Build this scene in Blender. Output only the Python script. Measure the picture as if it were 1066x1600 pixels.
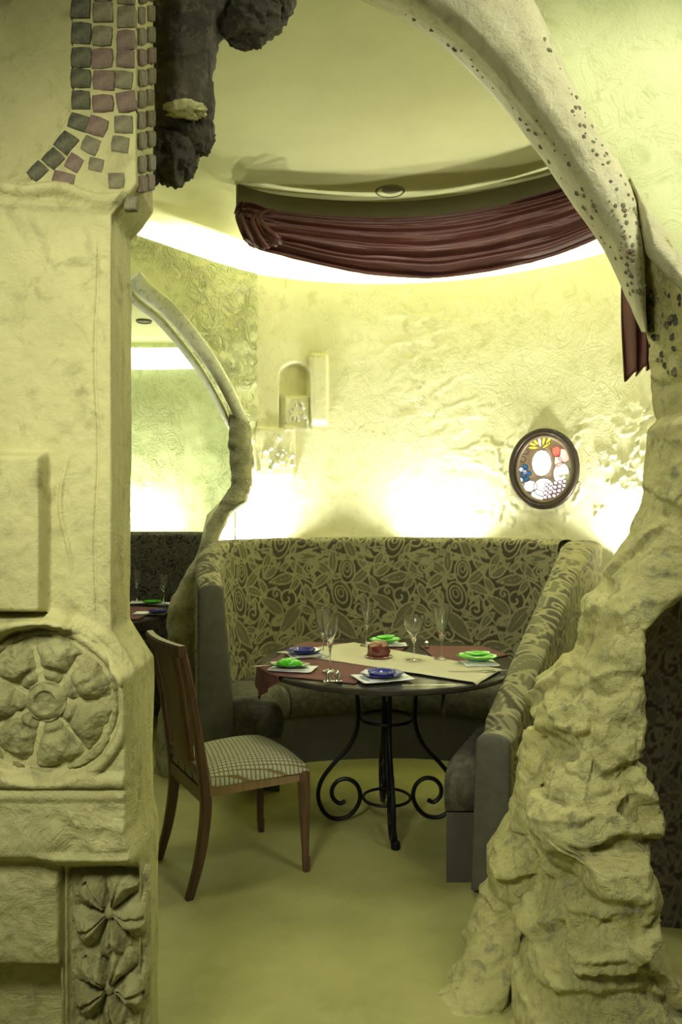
import bpy, bmesh, math, random
import numpy as np
from mathutils import Vector
random.seed(7)
RNG = np.random.RandomState(11)
S = bpy.context.scene
C = S.collection
for o in list(bpy.data.objects): bpy.data.objects.remove(o)

# ------------------------------------------------------------------ camera
F, CAMZ, HY = 1190.0, 1.45, 790.0
cd = bpy.data.cameras.new('camera'); cam = bpy.data.objects.new('camera', cd); C.objects.link(cam)
cam.location = (0, 0, CAMZ); cam.rotation_euler = (math.pi/2, 0, 0)
cd.sensor_fit = 'VERTICAL'; cd.sensor_height = 36.0; cd.lens = 36.0*F/1600.0
cd.shift_y = -10/1600.0; cd.clip_start = 0.05
S.camera = cam
# ------------------------------------------------------------------ world and lights
w = bpy.data.worlds.new('world'); S.world = w; w.use_nodes = True
w.node_tree.nodes['Background'].inputs[0].default_value = (1.0, 0.98, 0.70, 1)
w.node_tree.nodes['Background'].inputs[1].default_value = 0.05
S.view_settings.view_transform = 'Standard'; S.view_settings.look = 'None'
S.view_settings.gamma = 1; S.view_settings.use_curve_mapping = False
S.view_settings.exposure = 0.0

def area(name, loc, power, size, target=None, size_y=None, col=(1, .97, .74), spread=180, shape=None):
    l = bpy.data.lights.new(name, 'AREA'); l.energy = power; l.color = col
    l.shape = shape or ('RECTANGLE' if size_y else 'DISK'); l.size = size
    if size_y: l.size_y = size_y
    l.spread = math.radians(spread)
    o = bpy.data.objects.new(name, l); C.objects.link(o); o.location = loc
    if target is not None:
        o.rotation_euler = (Vector(target)-Vector(loc)).to_track_quat('-Z', 'Y').to_euler()
    return o

LC = (1, .995, .83)
# uplights standing in the gap between banquette back and curved wall
for x, y, p in [(-.55, 5.00, 21), (.68, 5.17, 20), (1.72, 4.45, 34)]:
    d = Vector((x-.35, y-3.6)).normalized()
    area('uplight_lamp', (x, y, 1.12), p, .20, (x+d.x*.10, y+d.y*.10, 1.9), col=LC, spread=140)
area('uplight_lamp', (-1.72, 6.25, 1.12), 26, .25, (-1.72, 6.42, 2.0), col=LC)
# cove tubes lying behind the top edge of the curved wall
for x, y, p in [(-1.25, 4.55, 20), (-.98, 4.82, 24), (-.68, 5.15, 20), (-.2, 5.40, 8), (.35, 5.46, 6), (.9, 5.38, 7), (1.38, 5.1, 9), (1.78, 4.7, 12), (2.03, 4.25, 24), (2.12, 3.7, 24)]:
    d = Vector((x-.35, y-3.6)).normalized()
    o_ = area('cove_tube', (x, y, 2.93), p, .40, (x-d.x*.05, y-d.y*.05, 3.3), .05, col=LC)
area('alcove_fill', (.30, 3.30, 3.08), 15, .5, (.3, 3.30, 0), col=LC)  # unseen fill light added to lift the alcove
area('front_fill', (-.75, .35, 2.25), 15, .45, (-.05, 2.1, 1.05), .45, col=LC, spread=115)  # added fill from beside the camera, no visible fixture
area('right_fill', (1.5, 1.3, 3.2), 30, .6, (.95, 2.35, 2.6), col=LC)  # added fill that brightens the arch and upper right wall
area('far_booth_lamp', (-1.75, 5.3, 2.8), 9, .5, (-1.75, 5.3, 0), col=LC)

# ------------------------------------------------------------------ helpers
def lin(r, g=None, b=None):
    f = lambda c: (c/255/12.92) if c/255 <= .04045 else ((c/255+.055)/1.055)**2.4
    return (f(r), f(g), f(b), 1)

def P(px, py, d): return ((px-533)/F*d, d, CAMZ-(py-HY)/F*d)
def on_z(px, py, z):
    d = (CAMZ-z)*F/(py-HY); return ((px-533)/F*d, d)

def _h(i, j, k):
    n = (i*374761393+j*668265263+k*2147483647//7*97+1013904223) & 0xffffffff
    n = ((n ^ (n >> 13))*1274126177) & 0xffffffff
    return ((n ^ (n >> 16)) & 0xffff)/65535.0
def vnoise(p):
    p = np.asarray(p, float)+1000.0; i = np.floor(p).astype(np.int64); f = p-i; f = f*f*(3-2*f)
    r = 0
    for a in (0, 1):
        for b in (0, 1):
            for c in (0, 1):
                wgt = (f[..., 0] if a else 1-f[..., 0])*(f[..., 1] if b else 1-f[..., 1])*(f[..., 2] if c else 1-f[..., 2])
                r = r+wgt*_h(i[..., 0]+a, i[..., 1]+b, i[..., 2]+c)
    return r*2-1
def fbm(p, sc=1, octv=4, ridged=False):
    p = np.asarray(p, float)*sc; a, s, r = 1., 0., 0
    for _ in range(octv):
        n = vnoise(p)
        if ridged: n = 1-2*np.abs(n)
        r = r+a*n; s += a; a *= .5; p = p*2.03+7.1
    return r/s

def obj(name, verts, faces, mat, parent=None, smooth=True, col=None, loc=None, uv=None):
    me = bpy.data.meshes.new(name)
    if isinstance(verts, np.ndarray): verts = verts.reshape(-1, 3).tolist()
    me.from_pydata(verts, [], faces); me.validate()
    if smooth: me.polygons.foreach_set('use_smooth', [True]*len(me.polygons))
    if col is not None:
        at = me.attributes.new('pattern', 'FLOAT', 'POINT'); at.data.foreach_set('value', np.asarray(col, np.float32).ravel())
    me.materials.append(mat); me.update()
    o = bpy.data.objects.new(name, me); C.objects.link(o)
    if parent is not None: o.parent = parent
    if loc is not None: o.location = loc
    return o
def empty(name, loc=(0, 0, 0), rz=0, parent=None):
    o = bpy.data.objects.new(name, None); C.objects.link(o); o.location = loc; o.rotation_euler = (0, 0, rz)
    o.empty_display_size = .05
    if parent is not None: o.parent = parent
    return o
def tag(o, label=None, cat=None, group=None, kind=None):
    if label: o['label'] = label
    if cat: o['category'] = cat
    if group: o['group'] = group
    if kind: o['kind'] = kind
    return o
def grid_faces(n, m, closed_m=False, flip=False, off=0):
    idx = np.arange(n*m).reshape(n, m)+off
    if closed_m: idx = np.concatenate([idx, idx[:, :1]], 1)
    a, b, c, d = idx[:-1, :-1], idx[:-1, 1:], idx[1:, 1:], idx[1:, :-1]
    q = np.stack([a, b, c, d], -1).reshape(-1, 4)
    if flip: q = q[:, ::-1]
    return q.tolist()

class MB:
    def __init__(s): s.v = []; s.f = []
    def add(s, v, f):
        o = len(s.v); s.v += [tuple(map(float, p)) for p in v]; s.f += [tuple(i+o for i in q) for q in f]; return s
    def box(s, c, size, rz=0, bev=0):
        bm = bmesh.new(); bmesh.ops.create_cube(bm, size=1)
        bmesh.ops.scale(bm, vec=size, verts=bm.verts)
        if bev: bmesh.ops.bevel(bm, geom=list(bm.edges), offset=bev, segments=2, affect='EDGES', profile=.6)
        bmesh.ops.rotate(bm, cent=(0, 0, 0), matrix=__import__('mathutils').Matrix.Rotation(rz, 3, 'Z'), verts=bm.verts)
        bmesh.ops.translate(bm, vec=c, verts=bm.verts)
        bm.verts.index_update(); s.add([v.co for v in bm.verts], [[v.index for v in f.verts] for f in bm.faces]); bm.free(); return s
    def lathe(s, prof, c=(0, 0, 0), n=32, caps=True):
        v = []; 
        for r, z in prof:
            for i in range(n):
                a = 2*math.pi*i/n; v.append((c[0]+r*math.cos(a), c[1]+r*math.sin(a), c[2]+z))
        f = grid_faces(len(prof), n, True, flip=False)
        if caps:
            f.append(tuple(range(n))[::-1]); f.append(tuple(range((len(prof)-1)*n, len(prof)*n)))
        return s.add(v, f)
    def tube(s, pts, r, n=10, close=False, squash=None):
        pts = [Vector(p) for p in pts]; rr = r if hasattr(r, '__len__') else [r]*len(pts)
        v = []; N = len(pts); up = None
        for i, p in enumerate(pts):
            if close: t = (pts[(i+1) % N]-pts[i-1]).normalized()
            else: t = (pts[min(i+1, N-1)]-pts[max(i-1, 0)]).normalized()
            if up is None: up = Vector((0, 0, 1)) if abs(t.z) < .9 else Vector((1, 0, 0))
            a = t.cross(up).normalized(); b = a.cross(t).normalized(); up = b
            for k in range(n):
                th = 2*math.pi*k/n
                v.append(p+a*rr[i]*math.cos(th)+b*rr[i]*math.sin(th)*(squash or 1))
        f = grid_faces(N+(0), n, True, flip=True)
        if close:
            L = (N-1)*n
            f += [(L+k, k, (k+1) % n, L+(k+1) % n)[::-1] for k in range(n)]
        else:
            f.append(tuple(range(n))); f.append(tuple(range((N-1)*n, N*n))[::-1])
        return s.add(v, f)
    def build(s, name, mat, parent=None, smooth=True, loc=None):
        o = obj(name, s.v, s.f, mat, parent, smooth, loc=loc)
        if smooth:
            try: o.data.set_sharp_from_angle(angle=math.radians(40))
            except Exception: pass
        return o
def crom(pts, n):
    pts = np.array(pts, float); t = np.linspace(0, len(pts)-1, n); out = []
    P_ = np.vstack([2*pts[0]-pts[1], pts, 2*pts[-1]-pts[-2]])
    for x in t:
        i = min(int(x), len(pts)-2); f = x-i; a, b, c, d = P_[i:i+4]
        out.append(.5*((2*b)+(-a+c)*f+(2*a-5*b+4*c-d)*f*f+(-a+3*b-3*c+d)*f**3))
    return np.array(out)
def resample(pts, n):
    pts = np.array(pts, float); s = np.r_[0, np.cumsum(np.linalg.norm(np.diff(pts, axis=0), axis=1))]
    t = np.linspace(0, s[-1], n); return np.stack([np.interp(t, s, pts[:, k]) for k in range(pts.shape[1])], 1), t

# ------------------------------------------------------------------ materials
class Mat:
    def __init__(s, name):
        s.m = bpy.data.materials.new(name); s.m.use_nodes = True; s.t = s.m.node_tree; s.b = s.t.nodes['Principled BSDF']
        s.co = s.n('ShaderNodeTexCoord').outputs['Object']
    def n(s, t, **kw):
        q = s.t.nodes.new(t)
        for k, v in kw.items():
            if k in q.inputs: q.inputs[k].default_value = v
            else: setattr(q, k, v)
        return q
    def l(s, a, b): s.t.links.new(a, b)
    def noise(s, sc, det=6, rough=.6, dist=0, co=None):
        q = s.n('ShaderNodeTexNoise'); q.inputs['Scale'].default_value = sc; q.inputs['Detail'].default_value = det
        q.inputs['Roughness'].default_value = rough; q.inputs['Distortion'].default_value = dist
        s.l(co or s.co, q.inputs['Vector']); return q.outputs['Fac']
    def ramp(s, fac, stops):
        q = s.n('ShaderNodeValToRGB'); e = q.color_ramp.elements
        while len(e) < len(stops): e.new(.5)
        for el, (p, c) in zip(e, stops): el.position = p; el.color = c if len(c) == 4 else (*c, 1)
        s.l(fac, q.inputs[0]); return q.outputs[0]
    def mix(s, fac, a, b):
        q = s.n('ShaderNodeMix', data_type='RGBA')
        for v, i in ((fac, 0), (a, 6), (b, 7)):
            if isinstance(v, (int, float, tuple)): q.inputs[i].default_value = v
            else: s.l(v, q.inputs[i])
        return q.outputs[2]
    def math(s, op, a, b=0.):
        q = s.n('ShaderNodeMath', operation=op)
        for v, i in ((a, 0), (b, 1)):
            if isinstance(v, (int, float)): q.inputs[i].default_value = v
            else: s.l(v, q.inputs[i])
        return q.outputs[0]
    def bump(s, h, strength=.4, dist=.01, prev=None):
        q = s.n('ShaderNodeBump'); q.inputs['Strength'].default_value = strength; q.inputs['Distance'].default_value = dist
        s.l(h, q.inputs['Height'])
        if prev: s.l(prev, q.inputs['Normal'])
        s.l(q.outputs[0], s.b.inputs['Normal']); return q.outputs[0]
    def set(s, color=None, rough=.7, metal=0, **kw):
        if color is not None:
            if isinstance(color, tuple): s.b.inputs['Base Color'].default_value = color
            else: s.l(color, s.b.inputs['Base Color'])
        s.b.inputs['Roughness'].default_value = rough; s.b.inputs['Metallic'].default_value = metal
        for k, v in kw.items(): s.b.inputs[k.replace('_', ' ')].default_value = v
        return s.m

def m_plaster(name, c1, c2, c3=None, bs=.5, flake=0., sc=1., rough=.85, stain=1.):
    m = Mat(name)
    a = m.noise(2.2*sc, 7, .62); b = m.noise(9*sc, 6, .65, .6)
    col = m.mix(m.ramp(a, [(.35, (0, 0, 0)), (.68, (1, 1, 1))]), c1, c2)
    if c3: col = m.mix(m.math('MULTIPLY', m.ramp(b, [(.52, (0, 0, 0)), (.72, (1, 1, 1))]), stain), col, c3)
    h = m.noise(22*sc, 8, .7, .3)
    nb = m.bump(h, bs, .012)
    if flake:
        wv = m.noise(7, 5, .6, 1.6)
        e = m.ramp(wv, [(.40, (0, 0, 0)), (.47, (1, 1, 1)), (.52, (.55, .55, .55)), (.60, (.7, .7, .7)), (.66, (.2, .2, .2))])
        msk = m.ramp(m.noise(1.1, 3), [(.42, (0, 0, 0)), (.58, (1, 1, 1))])
        nb = m.bump(m.math('MULTIPLY', e, msk), flake, .02, nb)
    m.set(col, rough); return m.m

WALL = m_plaster('plaster_wall', (.80, .78, .52, 1), (.72, .71, .44, 1), (.60, .60, .33, 1), .35, .3)
WALLROUGH = m_plaster('rough_plaster', (.74, .76, .44, 1), (.66, .68, .36, 1), (.52, .54, .26, 1), .6, 1.0)
CEIL = m_plaster('ceiling_plaster', (.74, .74, .40, 1), (.66, .66, .34, 1), None, .12)
PILL = m_plaster('pillar_plaster', (.56, .53, .235, 1), (.43, .41, .17, 1), (.25, .23, .09, 1), .55, .25, 1.4, stain=.8)
CARVE = m_plaster('carved_stone', (.46, .44, .19, 1), (.31, .29, .115, 1), (.15, .14, .06, 1), .8, 0, 3)
ROCK = m_plaster('yellow_rock', (.70, .66, .27, 1), (.54, .51, .21, 1), (.30, .29, .17, 1), 1., .5, 2.2)
GREYROCK = m_plaster('grey_rock', (.50, .48, .30, 1), (.36, .35, .21, 1), (.20, .19, .13, 1), 1., .4, 3)
ARCH = m_plaster('arch_plaster', (.66, .63, .40, 1), (.52, .49, .28, 1), (.36, .33, .16, 1), .6, .3, 1.8, stain=.7)
DARKROCK = m_plaster('dark_rock', (.115, .10, .06, 1), (.04, .036, .022, 1), (.19, .17, .10, 1), 1., .3, 3)
FLOOR = m_plaster('stone_floor', (.38, .375, .13, 1), (.27, .27, .085, 1), (.44, .43, .17, 1), .12, 0, .8, rough=.5, stain=.35)

def m_fabric(name, bg, mid, line, rough=.85, bumpd=.004):
    m = Mat(name)
    at = m.n('ShaderNodeAttribute', attribute_name='pattern').outputs['Fac']
    ny = m.noise(6, 4)
    col = m.ramp(at, [(.0, bg), (.30, bg), (.52, mid), (.72, mid), (.92, line)])
    col = m.mix(m.math('MULTIPLY', m.ramp(ny, [(.3, (0, 0, 0)), (.75, (1, 1, 1))]), .35), col, bg)
    col = m.mix(m.math('MULTIPLY', m.noise(350, 2, .8), .3), col, mid)
    nb = m.bump(m.noise(400, 2), .35, .002)
    m.bump(at, .6, bumpd, nb)
    m.set(col, rough, Sheen_Weight=.03); return m.m
BANQ = m_fabric('vine_fabric', (.050, .042, .020, 1), (.155, .145, .07, 1), (.37, .35, .18, 1))
BANQR = m_fabric('vine_fabric_red', (.045, .022, .016, 1), (.11, .095, .07, 1), (.20, .18, .125, 1))
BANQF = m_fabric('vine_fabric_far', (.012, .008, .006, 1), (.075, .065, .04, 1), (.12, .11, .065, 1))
m = Mat('grey_cap_fabric'); m.bump(m.noise(60, 4), .3, .004)
CAPF = m.set(m.mix(m.noise(16, 5, .7), (.06, .058, .042, 1), (.15, .145, .10, 1)), .8)
m = Mat('seat_fabric'); m.bump(m.noise(120, 4), .4, .003)
SEATF = m.set(m.mix(m.ramp(m.noise(14, 6, .7, 1.0), [(.35, (0, 0, 0)), (.65, (1, 1, 1))]), (.055, .055, .042, 1), (.15, .145, .09, 1)), .85)
m = Mat('kickboard'); KICK = m.set(m.mix(m.noise(8, 4), (.05, .05, .038, 1), (.10, .095, .065, 1)), .7)

def m_wood(name, c1, c2, sc=1., rough=.4):
    m = Mat(name)
    mp = m.n('ShaderNodeMapping'); mp.inputs['Scale'].default_value = (30*sc, 30*sc, 2.2*sc); m.l(m.co, mp.inputs['Vector'])
    q = m.noise(1.6, 7, .65, .8, mp.outputs[0])
    m.bump(q, .15, .002)
    return m.set(m.mix(m.ramp(q, [(.3, (0, 0, 0)), (.7, (1, 1, 1))]), c1, c2), rough)
WOOD = m_wood('chair_wood', (.055, .026, .014, 1), (.15, .082, .042, 1))
WOODL = m_wood('chair_wood_light', (.18, .115, .055, 1), (.30, .20, .10, 1))
IRON = Mat('wrought_iron'); IRON.bump(IRON.noise(90, 3), .3, .002); IRON = IRON.set((.008, .008, .010, 1), .42, .6)
TABLE = Mat('dark_table_top'); TABLE = TABLE.set(TABLE.mix(TABLE.noise(12, 5), (.014, .011, .008, 1), (.05, .045, .035, 1)), .22)
def m_cloth(name, c1, c2, rough=.9):
    m = Mat(name); m.bump(m.noise(320, 2), .3, .001)
    return m.set(m.mix(m.noise(10, 5), c1, c2), rough)
CREAM = m_cloth('cream_runner', (.50, .47, .31, 1), (.60, .57, .39, 1))
MAROON = m_cloth('maroon_cloth', (.10, .036, .034, 1), (.16, .062, .052, 1))
NAPK = m_cloth('white_napkin', (.72, .74, .68, 1), (.85, .86, .80, 1))
m = Mat('swag_satin'); m.bump(m.noise(200, 2), .15, .001)
SWAG = m.set(m.mix(m.noise(5, 4), (.055, .016, .013, 1), (.15, .046, .035, 1)), .5)
def m_simple(name, c, rough=.3, metal=0, **kw):
    m = Mat(name); k = tuple(x*.8 for x in c[:3])+(1,)
    return m.set(m.mix(m.noise(14, 4), c, k), rough, metal, **kw)
BLUE = m_simple('blue_glass', (.035, .04, .28, 1), .12, Coat_Weight=.6)
GREEN = m_simple('green_glass', (.10, .62, .02, 1), .1, Coat_Weight=.8)
DGREEN = m_simple('dark_green_glaze', (.03, .13, .02, 1), .2, Coat_Weight=.6)
SILVER = m_simple('silver', (.75, .74, .68, 1), .18, 1.)
RUBY = m_simple('ruby_stone', (.16, .025, .022, 1), .15, Coat_Weight=1.)
BRONZE = m_simple('dark_bronze', (.055, .04, .028, 1), .35, .4)
INNERR = m_simple('inner_rim', (.25, .2, .13, 1), .4, .2)
BOARD = m_simple('olive_board', (.15, .14, .065, 1), .8)
DISC = m_simple('speaker_grey', (.20, .20, .11, 1), .6)
LEAD = m_simple('lead_came', (.09, .05, .04, 1), .5, .3)
HILITEWHITE = m_simple('white_highlight', (.85, .85, .78, 1), .4)
m = Mat('clear_glass'); m.set((1, 1, 1, 1), .07, 0, Coat_Weight=.5, Transmission_Weight=1.0, IOR=1.45); GLASS = m.m
def m_tile(name, c1, c2):
    m = Mat(name); m.bump(m.noise(60, 4), .5, .004)
    return m.set(m.mix(m.ramp(m.noise(30, 5, .7), [(.35, (0, 0, 0)), (.65, (1, 1, 1))]), c1, c2), .8)
TDARK = m_tile('dark_tile', (.015, .018, .010, 1), (.13, .125, .06, 1))
TPURP = m_tile('purple_tile', (.11, .065, .050, 1), (.20, .15, .09, 1))
TOLIV = m_tile('olive_tile', (.09, .08, .04, 1), (.22, .20, .10, 1))
TGREEN = m_tile('green_stone', (.10, .13, .05, 1), (.22, .24, .11, 1))
def m_pane(name, c, e):
    m = Mat(name); m.set(c, .2)
    k = m.mix(m.noise(25, 4), c, tuple(min(1, x*1.25) for x in c[:3])+(1,))
    m.l(k, m.b.inputs['Emission Color']); m.b.inputs['Emission Strength'].default_value = e   # backlit glass
    m.l(k, m.b.inputs['Base Color']); return m.m
PW = m_pane('pane_white', (.95, .97, .92, 1), .85); PY = m_pane('pane_yellow', (.85, .72, .10, 1), .7); PR = m_pane('pane_red', (.80, .13, .10, 1), .65)
PPK = m_pane('pane_pink', (.90, .50, .46, 1), .7); PB = m_pane('pane_blue', (.03, .13, .30, 1), .6); PLB = m_pane('pane_pale_blue', (.50, .62, .85, 1), .7)
PBR = m_pane('pane_smoke', (.30, .22, .15, 1), .35); PLV = m_pane('pane_lilac', (.90, .70, .85, 1), .8)
COVEGLOW = Mat('cove_wash_glow'); COVEGLOW.set((1, 1, .9, 1), .5); COVEGLOW.b.inputs['Emission Color'].default_value = (1, 1, .86, 1); COVEGLOW.b.inputs['Emission Strength'].default_value = 1.6; COVEGLOW = COVEGLOW.m  # emission stands in for cove light washing the far wall

# checked chair seat
m = Mat('checked_upholstery')
mp = m.n('ShaderNodeMapping'); mp.inputs['Rotation'].default_value = (0, 0, math.radians(12)); m.l(m.co, mp.inputs['Vector'])
sp = m.n('ShaderNodeSeparateXYZ'); m.l(mp.outputs[0], sp.inputs[0])
def stripe(o):
    a = m.math('ABSOLUTE', m.math('SINE', m.math('MULTIPLY', o, math.pi/.0175)))
    return m.ramp(a, [(.18, (0, 0, 0)), (.50, (1, 1, 1))])
ck = m.math('MULTIPLY', stripe(m.math('ADD', sp.outputs[0], m.math('MULTIPLY', m.noise(30, 2), .006))), stripe(m.math('ADD', sp.outputs[1], m.math('MULTIPLY', m.noise(24, 2), .006))))
m.bump(ck, .8, .004)
CHECK = m.set(m.mix(ck, (.17, .125, .035, 1), m.mix(m.noise(20, 4), (.30, .32, .19, 1), (.42, .43, .27, 1))), .85)

# ------------------------------------------------------------------ vine pattern (cut velvet), one periodic tile sampled onto meshes
PT = .50; NR = 420
def vine_tile():
    segs = []   # (x0,y0,x1,y1,halfwidth,value)
    fills = []
    def poly(pts, w_=.0062, v=1.0, closed=False):
        pts = list(pts)
        if closed: pts.append(pts[0])
        for a, b in zip(pts[:-1], pts[1:]): segs.append((*a, *b, w_, v))
    def leaf(x, y, ang, L, W, bend=.25, n=12, lines=2):
        base = []
        for i in range(n+1):
            t = i/n; r = ang+bend*(t-.3)*2
            base.append((x+L*t*math.cos(ang)-bend*L*t*t*math.sin(ang)*.5, y+L*t*math.sin(ang)+bend*L*t*t*math.cos(ang)*.5))
        nx, ny = -math.sin(ang), math.cos(ang)
        wd = [W*math.sin(math.pi*(i/n)**.8) for i in range(n+1)]
        up = [(p[0]+nx*q, p[1]+ny*q) for p, q in zip(base, wd)]; dn = [(p[0]-nx*q, p[1]-ny*q) for p, q in zip(base, wd)]
        poly(up); poly(dn); poly(base[1:-2], .003, .8)
        for i in range(1, n): fills.append((base[i][0], base[i][1], max(wd[i], .004)))
    def eye(x, y, r, ang, n=22):
        for k, s_ in enumerate((1., .62, .28)):
            pts = []
            for i in range(n):
                t = 2*math.pi*i/n; rr = r*s_*(1-.28*math.cos(t))
                px, py = rr*math.cos(t)*1.25, rr*math.sin(t)*.78
                pts.append((x+px*math.cos(ang)-py*math.sin(ang), y+px*math.sin(ang)+py*math.cos(ang)))
            poly(pts, .0062 if k < 2 else .005, 1, True)
    def spiral(x, y, r, a0, turns, sgn=1, n=30):
        poly([(x+r*(1-.85*i/n)*math.cos(a0+sgn*turns*2*math.pi*i/n), y+r*(1-.85*i/n)*math.sin(a0+sgn*turns*2*math.pi*i/n)) for i in range(n+1)], .0068)
    def vine(pts, w_=.0066): poly([tuple(p) for p in crom(pts, 8*len(pts))], w_)
    eye(.11, .36, .052, 1.3); eye(.37, .13, .050, 1.9); eye(.25, .24, .030, .4)
    spiral(.38, .38, .050, 2.4, 1.3, -1); spiral(.13, .11, .045, -.6, 1.2, 1)
    for (x, y, a, L, W, b) in [(.16, .29, -.3, .13, .020, .5), (.17, .28, .25, .12, .018, -.4), (.15, .27, -1.0, .11, .018, .5), (.06, .30, -2.2, .10, .017, .4),
                               (.33, .20, 2.3, .12, .020, .5), (.34, .21, 1.7, .12, .018, -.3), (.42, .17, .5, .12, .020, .5), (.42, .16, -.1, .11, .017, -.5),
                               (.19, .43, .2, .12, .018, .5), (.18, .44, -.35, .10, .016, -.4), (.30, .45, 1.3, .10, .016, .5), (.02, .20, .4, .10, .016, .5),
                               (.25, .08, -.4, .10, .018, -.4), (.24, .09, .6, .09, .015, .3), (.45, .30, -1.3, .10, .016, .4), (.46, .44, .4, .09, .016, .5), (.04, .05, -2.5, .10, .017, .5), (.28, .36, 2.8, .08, .014, -.4)]:
        leaf(x, y, a, L, W, b)
    vine([(-.02, .24), (.06, .25), (.15, .21), (.24, .17), (.30, .09), (.33, -.02)]); vine([(.0, .45), (.10, .47), (.22, .40), (.30, .32), (.42, .28), (.51, .25)])
    vine([(.17, .09), (.20, .16), (.17, .22), (.20, .30), (.27, .32)]); vine([(.34, .36), (.30, .42), (.24, .47), (.20, .53)]); vine([(.41, .41), (.46, .38), (.50, .40)])
    vine([(.43, .08), (.47, .12), (.50, .06), (.46, .02), (.40, .03)]); vine([(.08, .16), (.03, .14), (-.01, .08), (.05, .0)])
    g = (np.arange(NR)+.5)/NR*PT; X, Y = np.meshgrid(g, g, indexing='ij')
    dl = np.full(X.shape, 1.); fi = np.full(X.shape, 1.); st = PT/NR
    def draw():
        for (x0, y0, x1, y1, w_, v) in segs:
            mx, my = (x0+x1)/2, (y0+y1)/2; ex, ey = x1-x0, y1-y0; L2 = ex*ex+ey*ey+1e-12
            R_ = int((math.sqrt(L2)/2+.06)/st)+1; ci, cj = int(mx/st), int(my/st)
            I = np.arange(ci-R_, ci+R_+1); J = np.arange(cj-R_, cj+R_+1)
            xx = (I+.5)*st-mx; yy = (J+.5)*st-my; dx, dy = np.meshgrid(xx, yy, indexing='ij')
            t = np.clip((dx*ex+dy*ey)/L2, -.5, .5); d_ = np.hypot(dx-t*ex, dy-t*ey)-w_*.78
            ix = np.ix_(I % NR, J % NR); dl[ix] = np.minimum(dl[ix], d_)
        for (x, y, r) in fills:
            R_ = int((r+.03)/st)+1; ci, cj = int(x/st), int(y/st); I = np.arange(ci-R_, ci+R_+1); J = np.arange(cj-R_, cj+R_+1)
            dx, dy = np.meshgrid((I+.5)*st-x, (J+.5)*st-y, indexing='ij'); ix = np.ix_(I % NR, J % NR)
            fi[ix] = np.minimum(fi[ix], np.hypot(dx, dy)-r)
        segs.clear(); fills.clear()
    draw(); rs = random.Random(5)
    for it in range(70):
        k = int(np.argmax(np.minimum(dl, fi+.004))); x, y = X.flat[k], Y.flat[k]; gap = min(dl.flat[k], .05)
        if gap < .011: break
        a = rs.uniform(0, 6.28)
        if it % 5 == 3 and gap > .018: eye(x, y, gap*.95, a)
        elif it % 5 == 1 and gap > .016: spiral(x, y, gap*1.1, a, 1.2, rs.choice((-1, 1)))
        else:
            L = gap*3.4; leaf(x-L/2*math.cos(a), y-L/2*math.sin(a), a, L, gap*.62, rs.uniform(-.5, .5))
        draw()
    line = np.clip(.5-dl/.003, 0, 1); fl = np.clip(.5-fi/.006, 0, 1)*.60
    return np.maximum(line, fl)
TILE = vine_tile()
def pat(u, v, sc=1.0):
    u = np.asarray(u)/sc; v = np.asarray(v)/sc
    # gentle warp so that repeats are less rigid
    a = (u/PT % 1)*NR-.5; b = (v/PT % 1)*NR-.5
    i = np.floor(a).astype(int); j = np.floor(b).astype(int); fa = a-i; fb = b-j
    g = lambda p, q: TILE[p % NR, q % NR]
    return g(i, j)*(1-fa)*(1-fb)+g(i+1, j)*fa*(1-fb)+g(i, j+1)*(1-fa)*fb+g(i+1, j+1)*fa*fb

# ------------------------------------------------------------------ setting: floor, ceiling, curved wall
n = 60
xs = np.linspace(-4.2, 4.2, n); ys = np.linspace(-1.5, 7.5, n)
X, Y = np.meshgrid(xs, ys, indexing='ij')
tag(obj('floor', np.stack([X, Y, np.zeros_like(X)], -1), grid_faces(n, n, flip=True), FLOOR), 'olive stone floor running under the table and the chair', kind='structure')
X, Y = np.meshgrid(np.linspace(-4.2, 4.2, 90), np.linspace(1.9, 7.5, 90), indexing='ij')
Z = 3.12+.02*fbm(np.stack([X, Y, X*0], -1), .9, 3)
tag(obj('ceiling', np.stack([X, Y, Z], -1), grid_faces(90, 90), CEIL), 'pale plaster ceiling above the round dining booth', kind='structure')
tag(MB().box((0, .2, 3.42), (8.4, 3.6, .1)).build('ceiling_front', CEIL), 'plaster ceiling of the front room', kind='structure')

CC = (.35, 3.6)
def wall_path():
    pts = [(-.69, 5.00), (-.57, 5.10), (-.2, 5.26), (.3, 5.33), (.8, 5.25), (1.25, 5.02), (1.62, 4.68), (1.88, 4.2), (1.98, 3.6), (1.9, 3.0), (1.75, 2.6)]
    return resample(crom(pts, 200), 460)
wp, ws = wall_path()
nz = 260; zs = np.linspace(0, 3.0, nz)
tan = np.gradient(wp, axis=0); nrm = np.stack([tan[:, 1], -tan[:, 0]], 1); nrm /= np.linalg.norm(nrm, axis=1)[:, None]   # inward
U, Zz = np.meshgrid(ws, zs, indexing='ij')
p3 = np.stack([U, Zz, U*0+3], -1)
flk = fbm(np.stack([U*1.0, Zz*1.6, U*0], -1)+.35*fbm(p3, 2.5, 3)[..., None], 5.0, 4)
mask = np.clip((fbm(p3, .8, 2)+.25)*2, 0, 1)*np.clip((U-1.0)/.4, .15, 1)
step = np.clip((flk-.02)/.05, 0, 1)-.6*np.clip((flk-.16)/.05, 0, 1)+.5*np.clip((flk-.3)/.05, 0, 1)
dsp = .012*step*mask+.02*fbm(p3, 1.2, 3)+.003*fbm(p3, 14, 3)
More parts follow.
